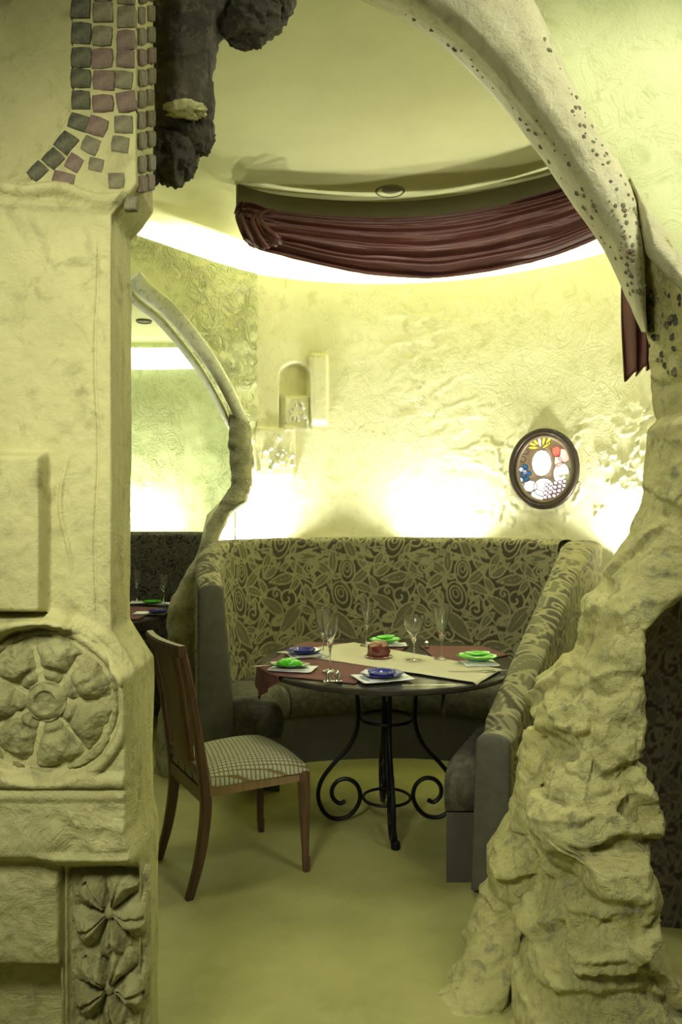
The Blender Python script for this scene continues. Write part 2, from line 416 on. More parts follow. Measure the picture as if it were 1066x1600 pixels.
# niches and shallow steps modelled in the plaster at the left of the back wall (recessed behind the face)
def px_of(U_i): return 533+wp[:, 0]/wp[:, 1]*F
PX = np.repeat(px_of(0)[:, None], nz, 1); PYw = HY+(CAMZ-Zz)*F/np.repeat(wp[:, 1][:, None], nz, 1)
def sm(a, lo, hi): return np.clip((a-lo)/(hi-lo), 0, 1)
niche = sm(PX, 436, 440)*sm(-PX, -486, -482)*sm(PYw, 590-24*np.sqrt(np.clip(1-((PX-461)/25)**2, 0, 1)), 594-24*np.sqrt(np.clip(1-((PX-461)/25)**2, 0, 1)))*sm(-PYw, -670, -667)
blk1 = sm(PX, 484, 487)*sm(-PX, -512, -509)*sm(PYw, 553, 556)*sm(-PYw, -664, -658)
blk2 = sm(PX, 441, 443)*sm(-PX, -484, -482)*sm(PYw, 617, 620)*sm(-PYw, -672, -668)
blk3 = sm(PX, 398, 400)*sm(-PX, -460, -457)*sm(PYw, 668, 671)*sm(-PYw, -750, -744)
dsp = dsp*(1-np.clip(niche+blk1+blk3, 0, 1)) - .05*niche + .035*blk1 + .06*blk2 + .045*blk3
W3 = np.stack([wp[:, None, 0]+nrm[:, None, 0]*dsp, wp[:, None, 1]+nrm[:, None, 1]*dsp, Zz], -1)
shp = crom([(-1.75, 4.05), (-1.45, 4.62), (-1.10, 5.02), (-.78, 5.38), (-.25, 5.62), (.35, 5.70), (1.0, 5.60), (1.55, 5.28), (2.0, 4.8), (2.26, 4.2), (2.33, 3.5), (2.2, 2.8), (2.0, 2.5)], 120)
sv = []
for p_ in shp: sv += [(p_[0], p_[1], 2.80), (p_[0], p_[1], 3.16)]
sh = obj('wall_cove_back', sv, grid_faces(120, 2), CEIL)
tag(sh, 'plaster cove behind the top edge of the curved wall', kind='structure')
lv = []
for i in range(120):
    c_ = np.array(CC); p_ = shp[i]; q_ = p_+(c_-p_)/np.linalg.norm(c_-p_)*.34
    lv += [(p_[0], p_[1], 2.82), (q_[0], q_[1], 2.82)]
lo_ = obj('cove_shelf', lv, grid_faces(120, 2), CEIL); lo_.parent = sh
wall_back = tag(obj('wall_back', W3, grid_faces(len(ws), nz), WALL), 'curved pale plaster wall behind the patterned banquette', kind='structure')

# left wall panel with an arched opening into the far booth
pl = np.array([[400, -.57, 5.10], [360, -.76, 4.90], [300, -.93, 4.68], [220, -1.15, 4.39], [190, -1.26, 4.22], [150, -1.50, 3.9], [100, -1.75, 3.5]])
lp, ls = resample(pl[:, 1:], 110)
pxs = 533+lp[:, 0]/lp[:, 1]*F
arch_px = [120, 160, 190, 215, 262, 312, 350, 375, 386, 402]; arch_py = [430, 425, 432, 450, 484, 545, 610, 652, 680, 700]
zlow = CAMZ-(np.interp(pxs, arch_px, arch_py)-HY)*lp[:, 1]/F
nk = 60; T = np.linspace(0, 1, nk)
Zl = zlow[:, None]*(1-T)+3.0*T
tn = np.gradient(lp, axis=0); nn = np.stack([-tn[:, 1], tn[:, 0]], 1); nn /= np.linalg.norm(nn, axis=1)[:, None]
if nn[0, 1] > 0: nn = -nn
LX = np.repeat(lp[:, None, 0], nk, 1); LY = np.repeat(lp[:, None, 1], nk, 1)
q3 = np.stack([LX, LY, Zl], -1); ds = .018*fbm(q3, 6, 4, True)*sm(np.repeat(pxs[:, None], nk, 1), 300, 380)+.008*fbm(q3, 3, 3)+.004
fr = np.stack([LX+nn[:, None, 0]*ds, LY+nn[:, None, 1]*ds, Zl], -1)
bk = np.stack([LX-nn[:, None, 0]*.12, LY-nn[:, None, 1]*.12, Zl], -1)
vv = np.concatenate([fr.reshape(-1, 3), bk.reshape(-1, 3)]); NF = len(ls)*nk
ff = grid_faces(len(ls), nk)+grid_faces(len(ls), nk, flip=True, off=NF)
ff += [(i*nk, (i+1)*nk, NF+(i+1)*nk, NF+i*nk) for i in range(len(ls)-1)]
wall_left = tag(obj('wall_left', vv, ff, WALLROUGH), 'rough plaster wall above the left arched opening', kind='structure')
# lower jamb piece of that wall behind the leaning rock column
m_ = MB(); jp = [(366, -.70, 4.99), (352, -.80, 4.93), (330, -.83, 4.86), (312, -.86, 4.80), (302, -.88, 4.74)]
jy = [778, 805, 850, 890, 905]
v = []; 
for (p, x, y), py in zip(jp, jy):
    z = CAMZ-(py-HY)*y/F
    v += [(x, y, 0), (x, y, z), (x-.08, y+.06, 0), (x-.08, y+.06, z)]
f = []
for i in range(4):
    a = i*4; f += [(a, a+1, a+5, a+4), (a+2, a+6, a+7, a+3), (a+1, a+3, a+7, a+5)]
m_.add(v, f); m_.build('wall_left_jamb', WALLROUGH, wall_left)

# arch band along the left opening: two curved ribs
arc1 = [(205, 440, 4.30), (225, 462, 4.36), (262, 492, 4.45), (312, 553, 4.60), (345, 606, 4.72), (366, 648, 4.80), (378, 668, 4.84)]
def rib(name, offs, w0, w1, thick, lab, parent=None, dd=0):
    q, _ = resample(crom([P(a+offs[0], b+offs[1], c-.06+dd) for a, b, c in arc1], 60), 70)
    v = []
    for i, p in enumerate(q):
        t = q[min(i+1, 69)]-q[max(i-1, 0)]; t /= np.linalg.norm(t)
        nx = np.array([t[2], 0, -t[0]]); nx /= np.linalg.norm(nx)
        wd = w0+(w1-w0)*i/69
        for a_, b_ in ((-1, 0), (-.8, -1), (.8, -1), (1, 0), (1, 1), (-1, 1)):
            v.append(p+nx*a_*wd+np.array([0, b_*thick, 0]))
    return obj(name, v, grid_faces(70, 6, True)+[tuple(range(6)), tuple(range(414, 420))[::-1]], ARCH2, parent)
ARCH2 = m_plaster('bright_arch_plaster', (.86, .87, .64, 1), (.78, .80, .55, 1), (.5, .54, .3, 1), .4, 0, 3)
a0 = empty('arch', P(300, 540, 4.55)); tag(a0, 'thin pale plaster arch rib over the opening to the far booth', 'arch')
def local(o, root): o.parent = root; o.matrix_parent_inverse = root.matrix_world.inverted() if False else __import__('mathutils').Matrix.Translation(-Vector(root.location)); return o
local(rib('outer_rib', (6, -5), .050, .035, .05, ''), a0); local(rib('inner_rib', (-9, 12), .028, .022, .05, '', dd=.10), a0)

# ------------------------------------------------------------------ generic rock loft
def facets(p, sc, seed=0):
    p = np.asarray(p, float)*sc+seed+50.; i0 = np.floor(p).astype(np.int64); best = np.full(p.shape[:-1], 9.); out = np.zeros(p.shape[:-1])
    for a in (-1, 0, 1):
        for b in (-1, 0, 1):
            for c in (-1, 0, 1):
                i, j, k = i0[..., 0]+a, i0[..., 1]+b, i0[..., 2]+c
                h1, h2, h3, h4 = _h(i, j, k), _h(i+31, j, k+7), _h(i, j+57, k+3), _h(i+5, j+9, k+91)
                d_ = np.stack([p[..., 0]-i-h1, p[..., 1]-j-h2, p[..., 2]-k-h3], -1); r_ = (d_**2).sum(-1)
                val = (h4-.5)+(h1-.5)*1.6*d_[..., 0]+(h2-.5)*1.6*d_[..., 1]+(h3-.1)*-1.3*d_[..., 2]
                m_ = r_ < best; best = np.where(m_, r_, best); out = np.where(m_, val, out)
    return out
def loft(name, rows, mat, nr=130, na=120, amp=.03, sc=4, strata=0., expo=2.6, parent=None, seed=0., fine=.006, ridged=True, fac=0., facs=6., tops=None, zsc=1.):
    """rows: (z, x_left, x_right, y_front, y_back)"""
    r = np.array(sorted(rows)); z = np.linspace(r[0, 0], r[-1, 0], nr)
    c = [np.interp(z, r[:, 0], r[:, k]) for k in range(5)]
    th = np.linspace(0, 2*math.pi, na, endpoint=False)
    ca, sa = np.cos(th), np.sin(th); e = 2/expo
    sx = np.sign(ca)*np.abs(ca)**e; sy = np.sign(sa)*np.abs(sa)**e
    cx, cy, hx, hy = (c[1]+c[2])/2, (c[3]+c[4])/2, (c[2]-c[1])/2, (c[4]-c[3])/2
    Xr = cx[:, None]+hx[:, None]*sx; Yr = cy[:, None]+hy[:, None]*sy; Zr = np.repeat(z[:, None], na, 1)
    q = np.stack([Xr, Yr, Zr*zsc], -1)+seed
    d_ = amp*fbm(q, sc, 5, ridged)-amp*.3+fine*fbm(q, 25, 3)
    if strata:
        s_ = fbm(np.stack([Xr*1.3+.4*Zr, Yr*1.3, (Zr-.25*Xr)*4.5], -1)+seed, 2.2, 4)
        d_ = d_+strata*(np.clip((s_+.12)/.12, 0, 1)-.6+.6*s_)
    if fac:
        w_ = np.stack([Xr, Yr, Zr], -1)+.05*np.stack([fbm(q, 5, 3), fbm(q+9, 5, 3), fbm(q+17, 5, 3)], -1)
        w_[..., 2] *= 1.5
        d_ = d_+fac*facets(w_, facs, seed)+fac*.22*facets(w_, facs*2.8, seed+3)
    if tops: d_ = d_*np.interp(Zr, tops[0], tops[1])
    for _ in range(2): d_ = .5*d_+.125*(np.roll(d_, 1, 1)+np.roll(d_, -1, 1)+np.vstack([d_[1:], d_[-1:]])+np.vstack([d_[:1], d_[:-1]]))
    Nx, Ny = np.cos(th), np.sin(th)
    Xr = Xr+d_*Nx; Yr = Yr+d_*Ny; Zr = Zr+d_*.25
    v = np.stack([Xr, Yr, Zr], -1).reshape(-1, 3)
    f = grid_faces(nr, na, True)
    f.append(tuple(range(na))[::-1]); f.append(tuple(range((nr-1)*na, nr*na)))
    return obj(name, v, f, mat, parent)
def rowpx(py, pl_, pr_, d, dep):
    dl_ = d+dep*.32*(1 if pl_ > 533 else -1); dr_ = d-dep*.32*(1 if pr_ > 533 else -1)
    xl, xr = (pl_-533)*dl_/F, (pr_-533)*dr_/F
    if xr-xl < .04: m_ = (xl+xr)/2; xl, xr = m_-.02, m_+.02
    return (CAMZ-(py-HY)*d/F, xl, xr, d-dep*.5, d+dep*.5)

# leaning column at the foot of the thin arch
colr = [(650, 357, 390, 4.80), (700, 357, 396, 4.76), (760, 359, 394, 4.70), (785, 346, 388, 4.66), (800, 332, 366, 4.64), (841, 316, 343, 4.58), (868, 303, 338, 4.54), (909, 281, 309, 4.45),
        (950, 261, 309, 4.36), (990, 258, 310, 4.30), (1080, 250, 312, 4.22), (1180, 240, 314, 4.18), (1262, 236, 316, 4.15)]
rows = [rowpx(a, b, c, d, .17) for a, b, c, d in colr]; rows[-1] = (-.01,)+rows[-1][1:]
tag(loft('rock_column', rows, GREYROCK, 180, 80, .010, 6, .003, fac=.012, facs=6), 'slender leaning grey rock column left of the patterned banquette', 'column')

# ------------------------------------------------------------------ right rock pillar
edge = [(396, 1001), (432, 1002), (466, 1003), (515, 1008), (560, 1010), (620, 1014), (650, 1018), (668, 1003), (760, 1000), (800, 992), (848, 972), (896, 944), (944, 908), (972, 902), (1028, 880), (1080, 852), (1120, 828),
        (1140, 822), (1188, 801), (1260, 798)]
rows = []
for py, l in edge:
    d = 2.32; pr = 1140 if py < 860 else (1140-(py-860)*1.0 if py < 950 else 1022+0)
    l += 10 if py > 900 else 3
    if py < 700: pr = float(np.interp(py, [396, 403, 432, 466, 520, 600, 700], [1014, 1022, 1046, 1078, 1112, 1150, 1160]))
    dep = .30 if py < 900 else .30+.25*min(1, (py-900)/300)
    rows.append(rowpx(py, l, max(pr-(12 if py > 940 else 0), 1010), d, dep))
for py, l in [(1300, 840), (1349, 858), (1375, 836), (1427, 819), (1454, 805), (1497, 799), (1541, 788), (1576, 784), (1600, 779), (1660, 770)]:
    rows.append(rowpx(py, l+8, 1012 if py < 1430 else 1012+(py-1430)*.9, 2.18, .5))
rows.append((-.03, .42, 1.2, 1.75, 2.45))
pil = empty('rock_pillar', (.75, 2.25, 0)); tag(pil, 'massive yellow rock pillar with rough ledges at the right of the opening', 'pillar')
rk = local(loft('rock_body', rows, ROCK, 460, 300, .014, 3.0, .014, 3.4, fine=.009, fac=.040, facs=3.3, tops=([0, .2, .78, .95, 1.45, 2.2], [.9, 1.5, 1.8, .8, .38, .3])), pil)
rr = []
for py, l, r_ in [(1150, 812, 900), (1200, 802, 880), (1260, 799, 870), (1279, 797, 865), (1314, 776, 858), (1342, 762, 850), (1397, 770, 838), (1427, 747, 830), (1484, 717, 812), (1541, 691, 800), (1572, 655, 795), (1600, 648, 790)]:
    rr.append(rowpx(py, l, r_, 2.46 if py < 1400 else 2.46-(py-1400)*.0012, .26))
rr.append((-.02, .20, .50, 2.02, 2.36))
local(loft('rock_buttress', rr, ROCK, 220, 140, .014, 4.5, .008, 2.8, seed=5., fac=.022, facs=4.5), pil)
rub = []
_late = [(random.uniform(1014, 1064), random.uniform(440, 590)) for _ in range(34)]
# ------------------------------------------------------------------ big arch
inner = [(330, -150), (400, -75), (480, -30), (560, -2), (620, 25), (680, 62), (740, 115), (790, 170), (835, 228), (875, 285), (905, 330), (940, 382), (965, 430), (985, 475), (1005, 518)]
outer = [(640, -420), (700, -300), (760, -170), (800, -80), (833, 0), (865, 65), (895, 130), (930, 195), (962, 245), (985, 290), (998, 330), (1006, 370), (1008, 410), (1010, 470), (1012, 520)]
I2, _ = resample(crom(inner, 120), 130); 
O2 = crom(outer, 120); O2 = np.stack([np.interp(np.linspace(0, 119, 130), np.arange(120), O2[:, k]) for k in (0, 1)], 1)
I2 = crom(inner, 120); I2 = np.stack([np.interp(np.linspace(0, 119, 130), np.arange(120), I2[:, k]) for k in (0, 1)], 1)
prof = [(-.02, 2.62), (0, 2.46), (.10, 2.34), (.26, 2.25), (.42, 2.215), (.6, 2.20), (.8, 2.205), (.93, 2.22), (1.0, 2.27), (1.0, 2.5)]
v = np.zeros((130, 40, 3)); tt = np.linspace(0, len(prof)-1, 40)
pa = np.interp(tt, range(len(prof)), [p[0] for p in prof]); pd = np.interp(tt, range(len(prof)), [p[1] for p in prof])
for i in range(130):
    for k in range(40):
        q = I2[i]*(1-pa[k])+O2[i]*pa[k]; dd_ = 2.46+(pd[k]-2.46)*(1 if i < 105 else 1-.35*(i-105)/25)
        v[i, k] = P(q[0], q[1], dd_)
nz_ = fbm(v, 5, 4); v[..., 1] += .014*nz_+.006*fbm(v, 20, 3)
arch = empty('arch', (.5, 2.3, 2.9)); tag(arch, 'wide pale arch band with embedded pebbles sweeping down to the right pillar', 'arch')
ab = local(obj('arch_band', v, grid_faces(130, 40, flip=True), ARCH), arch)
# second branch springing to the right from the same pillar head
up = [(985, 268), (1000, 300), (1030, 345), (1060, 392), (1100, 450), (1150, 520), (1200, 600), (1240, 700), (1265, 830), (1275, 1000)]; lo = [(992, 372), (1010, 403), (1037, 432), (1068, 466), (1100, 520), (1150, 600), (1185, 680), (1215, 770), (1235, 880), (1240, 1010)]
u2 = crom(up, 90); l2 = crom(lo, 90); v = np.zeros((90, 14, 3))
for i in range(90):
    for k in range(14):
        t = k/13; q = u2[i]*(1-t)+l2[i]*t; v[i, k] = P(q[0], q[1], 2.20+.25*max(0, 1-i/16)**1.5-.05*math.sin(math.pi*t)+(.35 if k in (0, 13) else 0))
v[..., 1] += .01*fbm(v, 6, 3)
local(obj('arch_branch', v, grid_faces(90, 14), ARCH), arch)
# pebbles
def pebble(name, p, r, mat, parent, nrm=(0, -1, 0), flat=.45):
    bm = bmesh.new(); bmesh.ops.create_icosphere(bm, subdivisions=1, radius=1)
    sx, sy = random.uniform(.75, 1.3), random.uniform(.7, 1.2); a = random.uniform(0, 3.14)
    for vv_ in bm.verts:
        x, y = vv_.co.x*sx, vv_.co.z*sy; k = random.uniform(.85, 1.1)
        vv_.co = Vector(((x*math.cos(a)-y*math.sin(a))*r*k, vv_.co.y*r*flat, (x*math.sin(a)+y*math.cos(a))*r*k))
    vs = [v_.co.copy() for v_ in bm.verts]; fs = [[q.index for q in f_.verts] for f_ in bm.faces]; bm.free()
    o = obj(name, vs, fs, mat, None, False); o.location = p; local(o, parent); return o
from mathutils.bvhtree import BVHTree
def bvh(o):
    me = o.data; return BVHTree.FromPolygons([v_.co.copy() for v_ in me.vertices], [tuple(p_.vertices) for p_ in me.polygons])
bt = bvh(ab)
CAMV = Vector((0, 0, CAMZ))
def hit(bt, px, py):
    d_ = Vector(P(px, py, 1))-CAMV; h_ = bt.ray_cast(CAMV, d_.normalized()); return h_[0]
def along(curve, a, b, n, off, jit):
    q, _ = resample(curve[a:b], n); return [(x+off[0]+random.uniform(-jit, jit), y+off[1]+random.uniform(-jit, jit)) for x, y in q]
pts = along(O2, 40, 118, 60, (-7, 3), 4)+along(O2, 60, 118, 40, (-19, 6), 6)+along(I2, 38, 118, 52, (9, -5), 4)+along(I2, 70, 118, 24, (22, -12), 6)+along(O2, 85, 112, 22, (-30, 12), 8)
for x, y in pts:
    if random.random() < .38: continue
    h_ = hit(bt, x, y)
    if h_: pebble('pebble', h_, random.uniform(.003, .0095), random.choice([TGREEN, TOLIV, TPURP, TGREEN]), arch)
btr = bvh(rk)
for x, y in _late:
    h_ = hit(btr, x, y+(x-1014)*.35*(y < 500))
    if h_: pebble('stone', h_, random.uniform(.006, .016), random.choice([TDARK, DARKROCK, TOLIV]), pil)
# spandrel wall, upper right
SPAN = m_plaster('spandrel_plaster', (.70, .74, .40, 1), (.62, .66, .33, 1), (.5, .54, .25, 1), .3, .3)
X, Z = np.meshgrid(np.linspace(.62, 3.4, 240), np.linspace(1.5, 3.5, 180), indexing='ij')
opx = 533+X/2.42*F; opy = HY-(Z-CAMZ)*F/2.42
Yw = 2.44+.008*fbm(np.stack([X, Z, X*0], -1), 3, 4, True)+.03*sm(np.abs(fbm(np.stack([X, Z, X*0+4], -1), 2.4, 3)), .08, .02)*0
Zb = np.maximum(Z, CAMZ-(np.interp(opx, [992, 1010, 1037, 1068, 1100, 1150, 1300], [340, 385, 415, 445, 500, 580, 700])-HY)*2.42/F)
Zb = np.maximum(Zb, CAMZ-(np.interp(opx, [560, 700, 800, 900, 950, 985], [-60, 30, 120, 260, 310, 340])-HY)*2.42/F*np.where(opx < 990, 1, 0)+np.where(opx < 990, 0, -9))
tag(obj('wall_right', np.stack([X, Yw, Zb], -1), grid_faces(240, 180), SPAN), 'bright rough plaster wall at the upper right above the arches', kind='structure')

# ------------------------------------------------------------------ left carved pillar
D0, D1 = 1.75, 1.93
def cx_at(py): return np.interp(py, [-400, 285, 315, 335, 985, 1050, 1290, 1330, 2100], [-.472, -.472, -.50, -.530, -.530, -.474, -.474, -.462, -.462])
nr = 520; nf = 330; nsd = 14
pys = np.linspace(-330, 1810, nr); zc = CAMZ-(pys-HY)*D0/F; cxs = cx_at(pys)
s = np.linspace(0, 1, nf); PXg = 533+(-1.25*(1-s)[None, :]+cxs[:, None]*s[None, :])/D0*F
PYg = np.repeat(pys[:, None], nf, 1)
q3 = np.stack([PXg*.01, PYg*.01, PXg*0], -1)
h = .006*fbm(q3, .8, 4)+.003*fbm(q3, 5, 3)
# upper-left recess behind the tiled edge
bx = np.interp(PYg, [-400, 0, 145, 180, 215, 250, 283, 290], [108, 108, 112, 104, 82, 62, 46, -60])
h -= .045*sm(bx-PXg, -4, 6)
# horizontal ledge roll under the tiles
def roll(y0, hw, amp): return amp*np.sqrt(np.clip(1-((PYg-y0)/hw)**2, 0, 1))
h += roll(292+.10*PXg+6*np.sin(PXg*.05), 11, .022)*sm(PXg, -200, 10)+roll(318+.05*PXg, 6, .008)
# vertical mouldings by the right corner
h += .006*sm(PXg, 168, 172)*sm(PYg, 340, 380)*sm(-PYg, -990, -950)
h -= .005*sm(3-np.abs(PXg-150-3*np.sin(PYg*.02)), 0, 2)*sm(PYg, 360, 400)*sm(-PYg, -1000, -940)
h += .008*sm(5-np.abs(PXg-103-8*np.sin(PYg*.03)), 0, 4)*sm(PYg, 700, 760)*sm(-PYg, -900, -860)
# square block
h += .055*sm(78-PXg, 0, 4)*sm(PYg, 706, 716)*sm(-PYg, -956, -950)
h -= .03*sm(78-PXg, 0, 4)*sm(6-np.abs(PYg-960), 0, 4)
# shoulder curve down to the wider base
sy_ = np.interp(PXg, [-200, 78, 110, 150, 190, 215, 240], [962, 958, 965, 992, 1030, 1050, 1062])
h += .045*sm(PYg-sy_, 0, 10)*sm(-PYg, -1345, -1325)
h += .014*np.sqrt(np.clip(1-((PYg-sy_-12)/12)**2, 0, 1))
# recessed disc bed and ring for the rosette
rd = np.hypot(PXg-78, (PYg-1092))
h -= .030*sm(122-rd, 0, 6)*sm(-PYg, -1240, -1200)
h += .016*np.sqrt(np.clip(1-((rd-128)/9)**2, 0, 1))*sm(-PYg, -1205, -1190)
h += roll(1208, 12, .016)+roll(1232, 8, .008)+roll(1335, 14, .020)*sm(PXg, 60, 100)
h += .012*fbm(q3+3, 3.2, 4, True)*sm(PYg, 1240, 1260)*sm(-PYg, -1330, -1310)*sm(PXg, 20, 130)
# lower part: groove, carved-panel bed and left recess
h -= .035*sm(5-np.abs(PXg-96), 0, 3)*sm(PYg, 1352, 1365)
h -= .025*sm(PXg, 101, 105)*sm(-PXg, -234, -231)*sm(PYg, 1352, 1362)
h -= .10*sm(92-PXg, 0, 3)*sm(PYg, 1508, 1520)
h += .012*fbm(q3+9, 1.5, 4, True)*sm(95-PXg, 0, 5)*sm(PYg, 1360, 1380)*sm(-PYg, -1505, -1490)
h *= sm(1-s, 0, .015)[None, :]*.999+.001
Xf = -1.25*(1-s)[None, :]+cxs[:, None]*s[None, :]; Yf = D0-h; Zf = np.repeat(zc[:, None], nf, 1)
sd = np.linspace(0, 1, nsd+1)[1:]
Xs = cxs[:, None]+0*sd[None, :]-.002*sd+.006*fbm(np.stack([np.repeat(zc[:, None], nsd, 1), sd[None, :]*2+0*zc[:, None], 0*zc[:, None]+0*sd], -1), 6, 4)*np.ones((nr, 1)); Ys = D0+(D1-D0)*sd[None, :]+0*Xs; Zs_ = np.repeat(zc[:, None], nsd, 1)
bkx = np.stack([np.full((nr, 1), -1.25), np.full((nr, 1), D1), zc[:, None]], -1)
V = np.concatenate([np.stack([Xf, Yf, Zf], -1), np.stack([Xs, Ys, Zs_], -1), bkx], 1)
pillar = empty('carved_pillar', (-.85, 1.84, 0)); tag(pillar, 'broad carved plaster pillar with tiled capital and round rosette at the left', 'pillar')
pb = local(obj('shaft', V, grid_faces(nr, nf+nsd+1, True, flip=True), PILL), pillar)
# carved rosette
def relief(name, cxp, cyp, hx, hy, fn, n1, n2, mat, base, disc=False):
    a = np.linspace(-1, 1, n1); b = np.linspace(-1, 1, n2); A, B = np.meshgrid(a, b, indexing='ij')
    if disc:
        # map square to disc
        Xd = A*np.sqrt(1-B*B/2); Yd = B*np.sqrt(1-A*A/2)
    else: Xd, Yd = A, B
    hh = fn(Xd, Yd); px = cxp+Xd*hx; py = cyp+Yd*hy
    edge_ = np.clip((1-np.maximum(np.abs(A), np.abs(B)))*12, 0, 1)
    v = np.stack([(px-533)*D0/F, D0+base-hh*edge_, CAMZ-(py-HY)*D0/F], -1)
    return local(obj(name, v, grid_faces(n1, n2, flip=True), mat), pillar)
def rosette(x, y):
    r = np.hypot(x, y)*1.0; th = np.arctan2(y, x); k = np.abs(((th/(2*math.pi)*7) % 1)-.5)*2    # 1 at petal edges
    pet = np.clip(1-k**2.2, 0, 1)*np.clip(np.sin(np.clip((r-.24)/.62, 0, 1)*math.pi), 0, 1)**.6
    dent = .35*np.exp(-((k)/.22)**2)*np.clip((r-.3)*2, 0, 1)
    boss = np.sqrt(np.clip(1-(r/.27)**2, 0, 1))-.5*np.sqrt(np.clip(1-(r/.15)**2, 0, 1))
    ring = .6*np.sqrt(np.clip(1-((r-.93)/.06)**2, 0, 1))
    q = np.stack([x, y, x*0], -1)
    pet = pet*(1-.45*np.exp(-((r-.42)/.05)**2)); curls = .7*np.clip(fbm(q, 4, 3, True), -.5, 1)*np.clip((r-.45)*3, 0, 1)
    return .012+.040*pet-.018*dent+.032*boss+.022*ring+.014*curls+.004*fbm(q, 12, 3)
relief('rosette', 78, 1092, 118, 118, rosette, 200, 200, CARVE, .004, True)
def leafpanel(x, y):
    h_ = 0
    for cx_, cy_, sz in [(0.05, -.52, .62), (.05, .30, .62), (.05, 1.1, .6)]:
        X_, Y_ = (x-cx_)/1.0, (y-cy_)*1.75/1.0; r = np.hypot(X_, Y_)/.95; th = np.arctan2(Y_, X_)+.5
        k = np.abs(((th/(2*math.pi)*5) % 1)-.5)*2
        h_ = np.maximum(h_, np.clip(1-k**1.6, 0, 1)*np.clip(np.sin(np.clip(r, 0, 1)*math.pi), 0, 1)**.7-.3*np.exp(-(k/.12)**2)*(r < .9))
        h_ = np.maximum(h_, .6*np.sqrt(np.clip(1-(r/.16)**2, 0, 1)))
    q = np.stack([x, y, x*0], -1)
    return .006+.05*h_+.014*fbm(q, 3, 4, True)
relief('leaf_panel', 168, 1500, 64, 142, leafpanel, 110, 240, CARVE, .026)

# mosaic tiles on the capital
def tile(cx_, cy_, w_, h_, rot, mat, side=False):
    n_ = 8; pts = []
    cs = [(-1, -1), (0, -1), (1, -1), (1, 0), (1, 1), (0, 1), (-1, 1), (-1, 0)]
    for (a, b) in cs:
        k = random.uniform(.86, 1.0) if a and b else random.uniform(.95, 1.04)
        x, y = a*w_/2*k, b*h_/2*k; pts.append((x*math.cos(rot)-y*math.sin(rot), x*math.sin(rot)+y*math.cos(rot)))
    v = []; pr = random.uniform(.004, .009)
    for (sc_, dpt) in ((1, .012), (1, -pr*.6), (.82, -pr)):
        for x, y in pts:
            px, py = cx_+x*sc_, cy_+y*sc_
            if side:
                d_ = .472*F/(533-px); hx = float(np.interp(py, [0, 1], [0, 0]))
                v.append((-.472-dpt, d_, CAMZ-(py-HY)*d_/F))
            else: v.append(((px-533)*D0/F, D0+dpt, CAMZ-(py-HY)*D0/F))
    f = grid_faces(3, 8, True)+[tuple(range(16, 24))]
    o = obj('tile', v, f, mat, None, False)
    # bring origin to tile centre
    c0 = sum((v_.co for v_ in o.data.vertices), Vector())/len(o.data.vertices)
    for v_ in o.data.vertices: v_.co -= c0
    o.location = c0; local(o, pillar)
    return o
TD, TPp, TO = TDARK, TPURP, TOLIV
tl = [(127, -20, 30, 34, 0, TD), (127, 14, 30, 30, 0, TD), (127, 52, 30, 32, 0, TD), (127, 90, 30, 30, 0, TD), (128, 123, 30, 28, 0, TD), (128, 157, 28, 28, .03, TD), (122, 192, 30, 24, .35, TD), (104, 223, 27, 30, .65, TD), (84, 249, 26, 27, .7, TD), (59, 268, 22, 28, .75, TD),
      (161, -14, 30, 32, 0, TPp), (161, 20, 30, 30, 0, TO), (161, 56, 30, 30, 0, TO), (161, 91, 32, 30, 0, TPp), (162, 127, 33, 30, .03, TPp), (161, 163, 32, 26, 0, TPp), (152, 197, 30, 28, .3, TPp), (142, 228, 26, 25, .4, TO), (117, 255, 23, 24, .5, TPp), (100, 281, 33, 20, .25, TPp),
      (197, -10, 28, 34, 0, TO), (197, 27, 28, 32, 0, TO), (197, 63, 28, 30, .05, TPp), (197, 93, 28, 26, 0, TPp), (193, 126, 26, 26, .05, TO), (197, 161, 29, 30, -.1, TPp), (193, 195, 28, 26, .05, TO), (188, 227, 27, 25, .08, TO), (183, 284, 24, 24, 0, TO), (150, 258, 22, 20, .2, TO)]
for a in tl: tile(a[0]+random.uniform(-1, 1), a[1]+random.uniform(-1, 1), a[2]*1.05, a[3]*1.06, a[4]+random.uniform(-.06, .06), a[5])
for py, mt in [(-8, TO), (24, TO), (57, TO), (90, TPp), (122, TO), (155, TO), (188, TO), (220, TO), (257, TO), (288, TPp)]:
    tile(221, py, 11, 27, 0, mt, True); tile(235, py-3, 11, 26, 0, mt, True)
for py in (318,): tile(205, py, 20, 22, .05, TOLIV)

# ------------------------------------------------------------------ dark gnarled rock hanging behind the capital
def blob(name, c, r, mat, parent, sub=5, amp=.3, sc=2.2, seed=0.):
    bm = bmesh.new(); bmesh.ops.create_icosphere(bm, subdivisions=sub, radius=1)
    co = np.array([v_.co[:] for v_ in bm.verts]); fs = [[q.index for q in f_.verts] for f_ in bm.faces]; bm.free()
    d_ = 1+amp*fbm(co+seed, sc, 4, True)-amp*.2+.12*fbm(co+seed, 6, 3)
    o = obj(name, co*d_[:, None]*np.array(r), fs, mat); o.location = c; local(o, parent); return o
hang = empty('hanging_rock', P(300, 100, 2.15)); tag(hang, 'dark gnarled rock hanging beside the tiled capital', 'rock')
def rows_px(L, d, dep): return [rowpx(a, b, c, d, dep) for a, b, c in L]
q = loft('rock_trunk', rows_px([(-120, 215, 480), (-60, 215, 470), (0, 222, 400), (25, 225, 368), (50, 225, 345), (90, 228, 336), (150, 228, 332), (185, 228, 330), (205, 230, 320), (222, 232, 306)], 2.12, .24), DARKROCK, 200, 160, .045, 6, .0, 2.4, seed=3., fac=.010, facs=7, zsc=.3)
local(q, hang)
blob('rock_knob', P(270, 240, 2.10), (.062, .07, .075), DARKROCK, hang, 5, .35, 1.6, 2.)
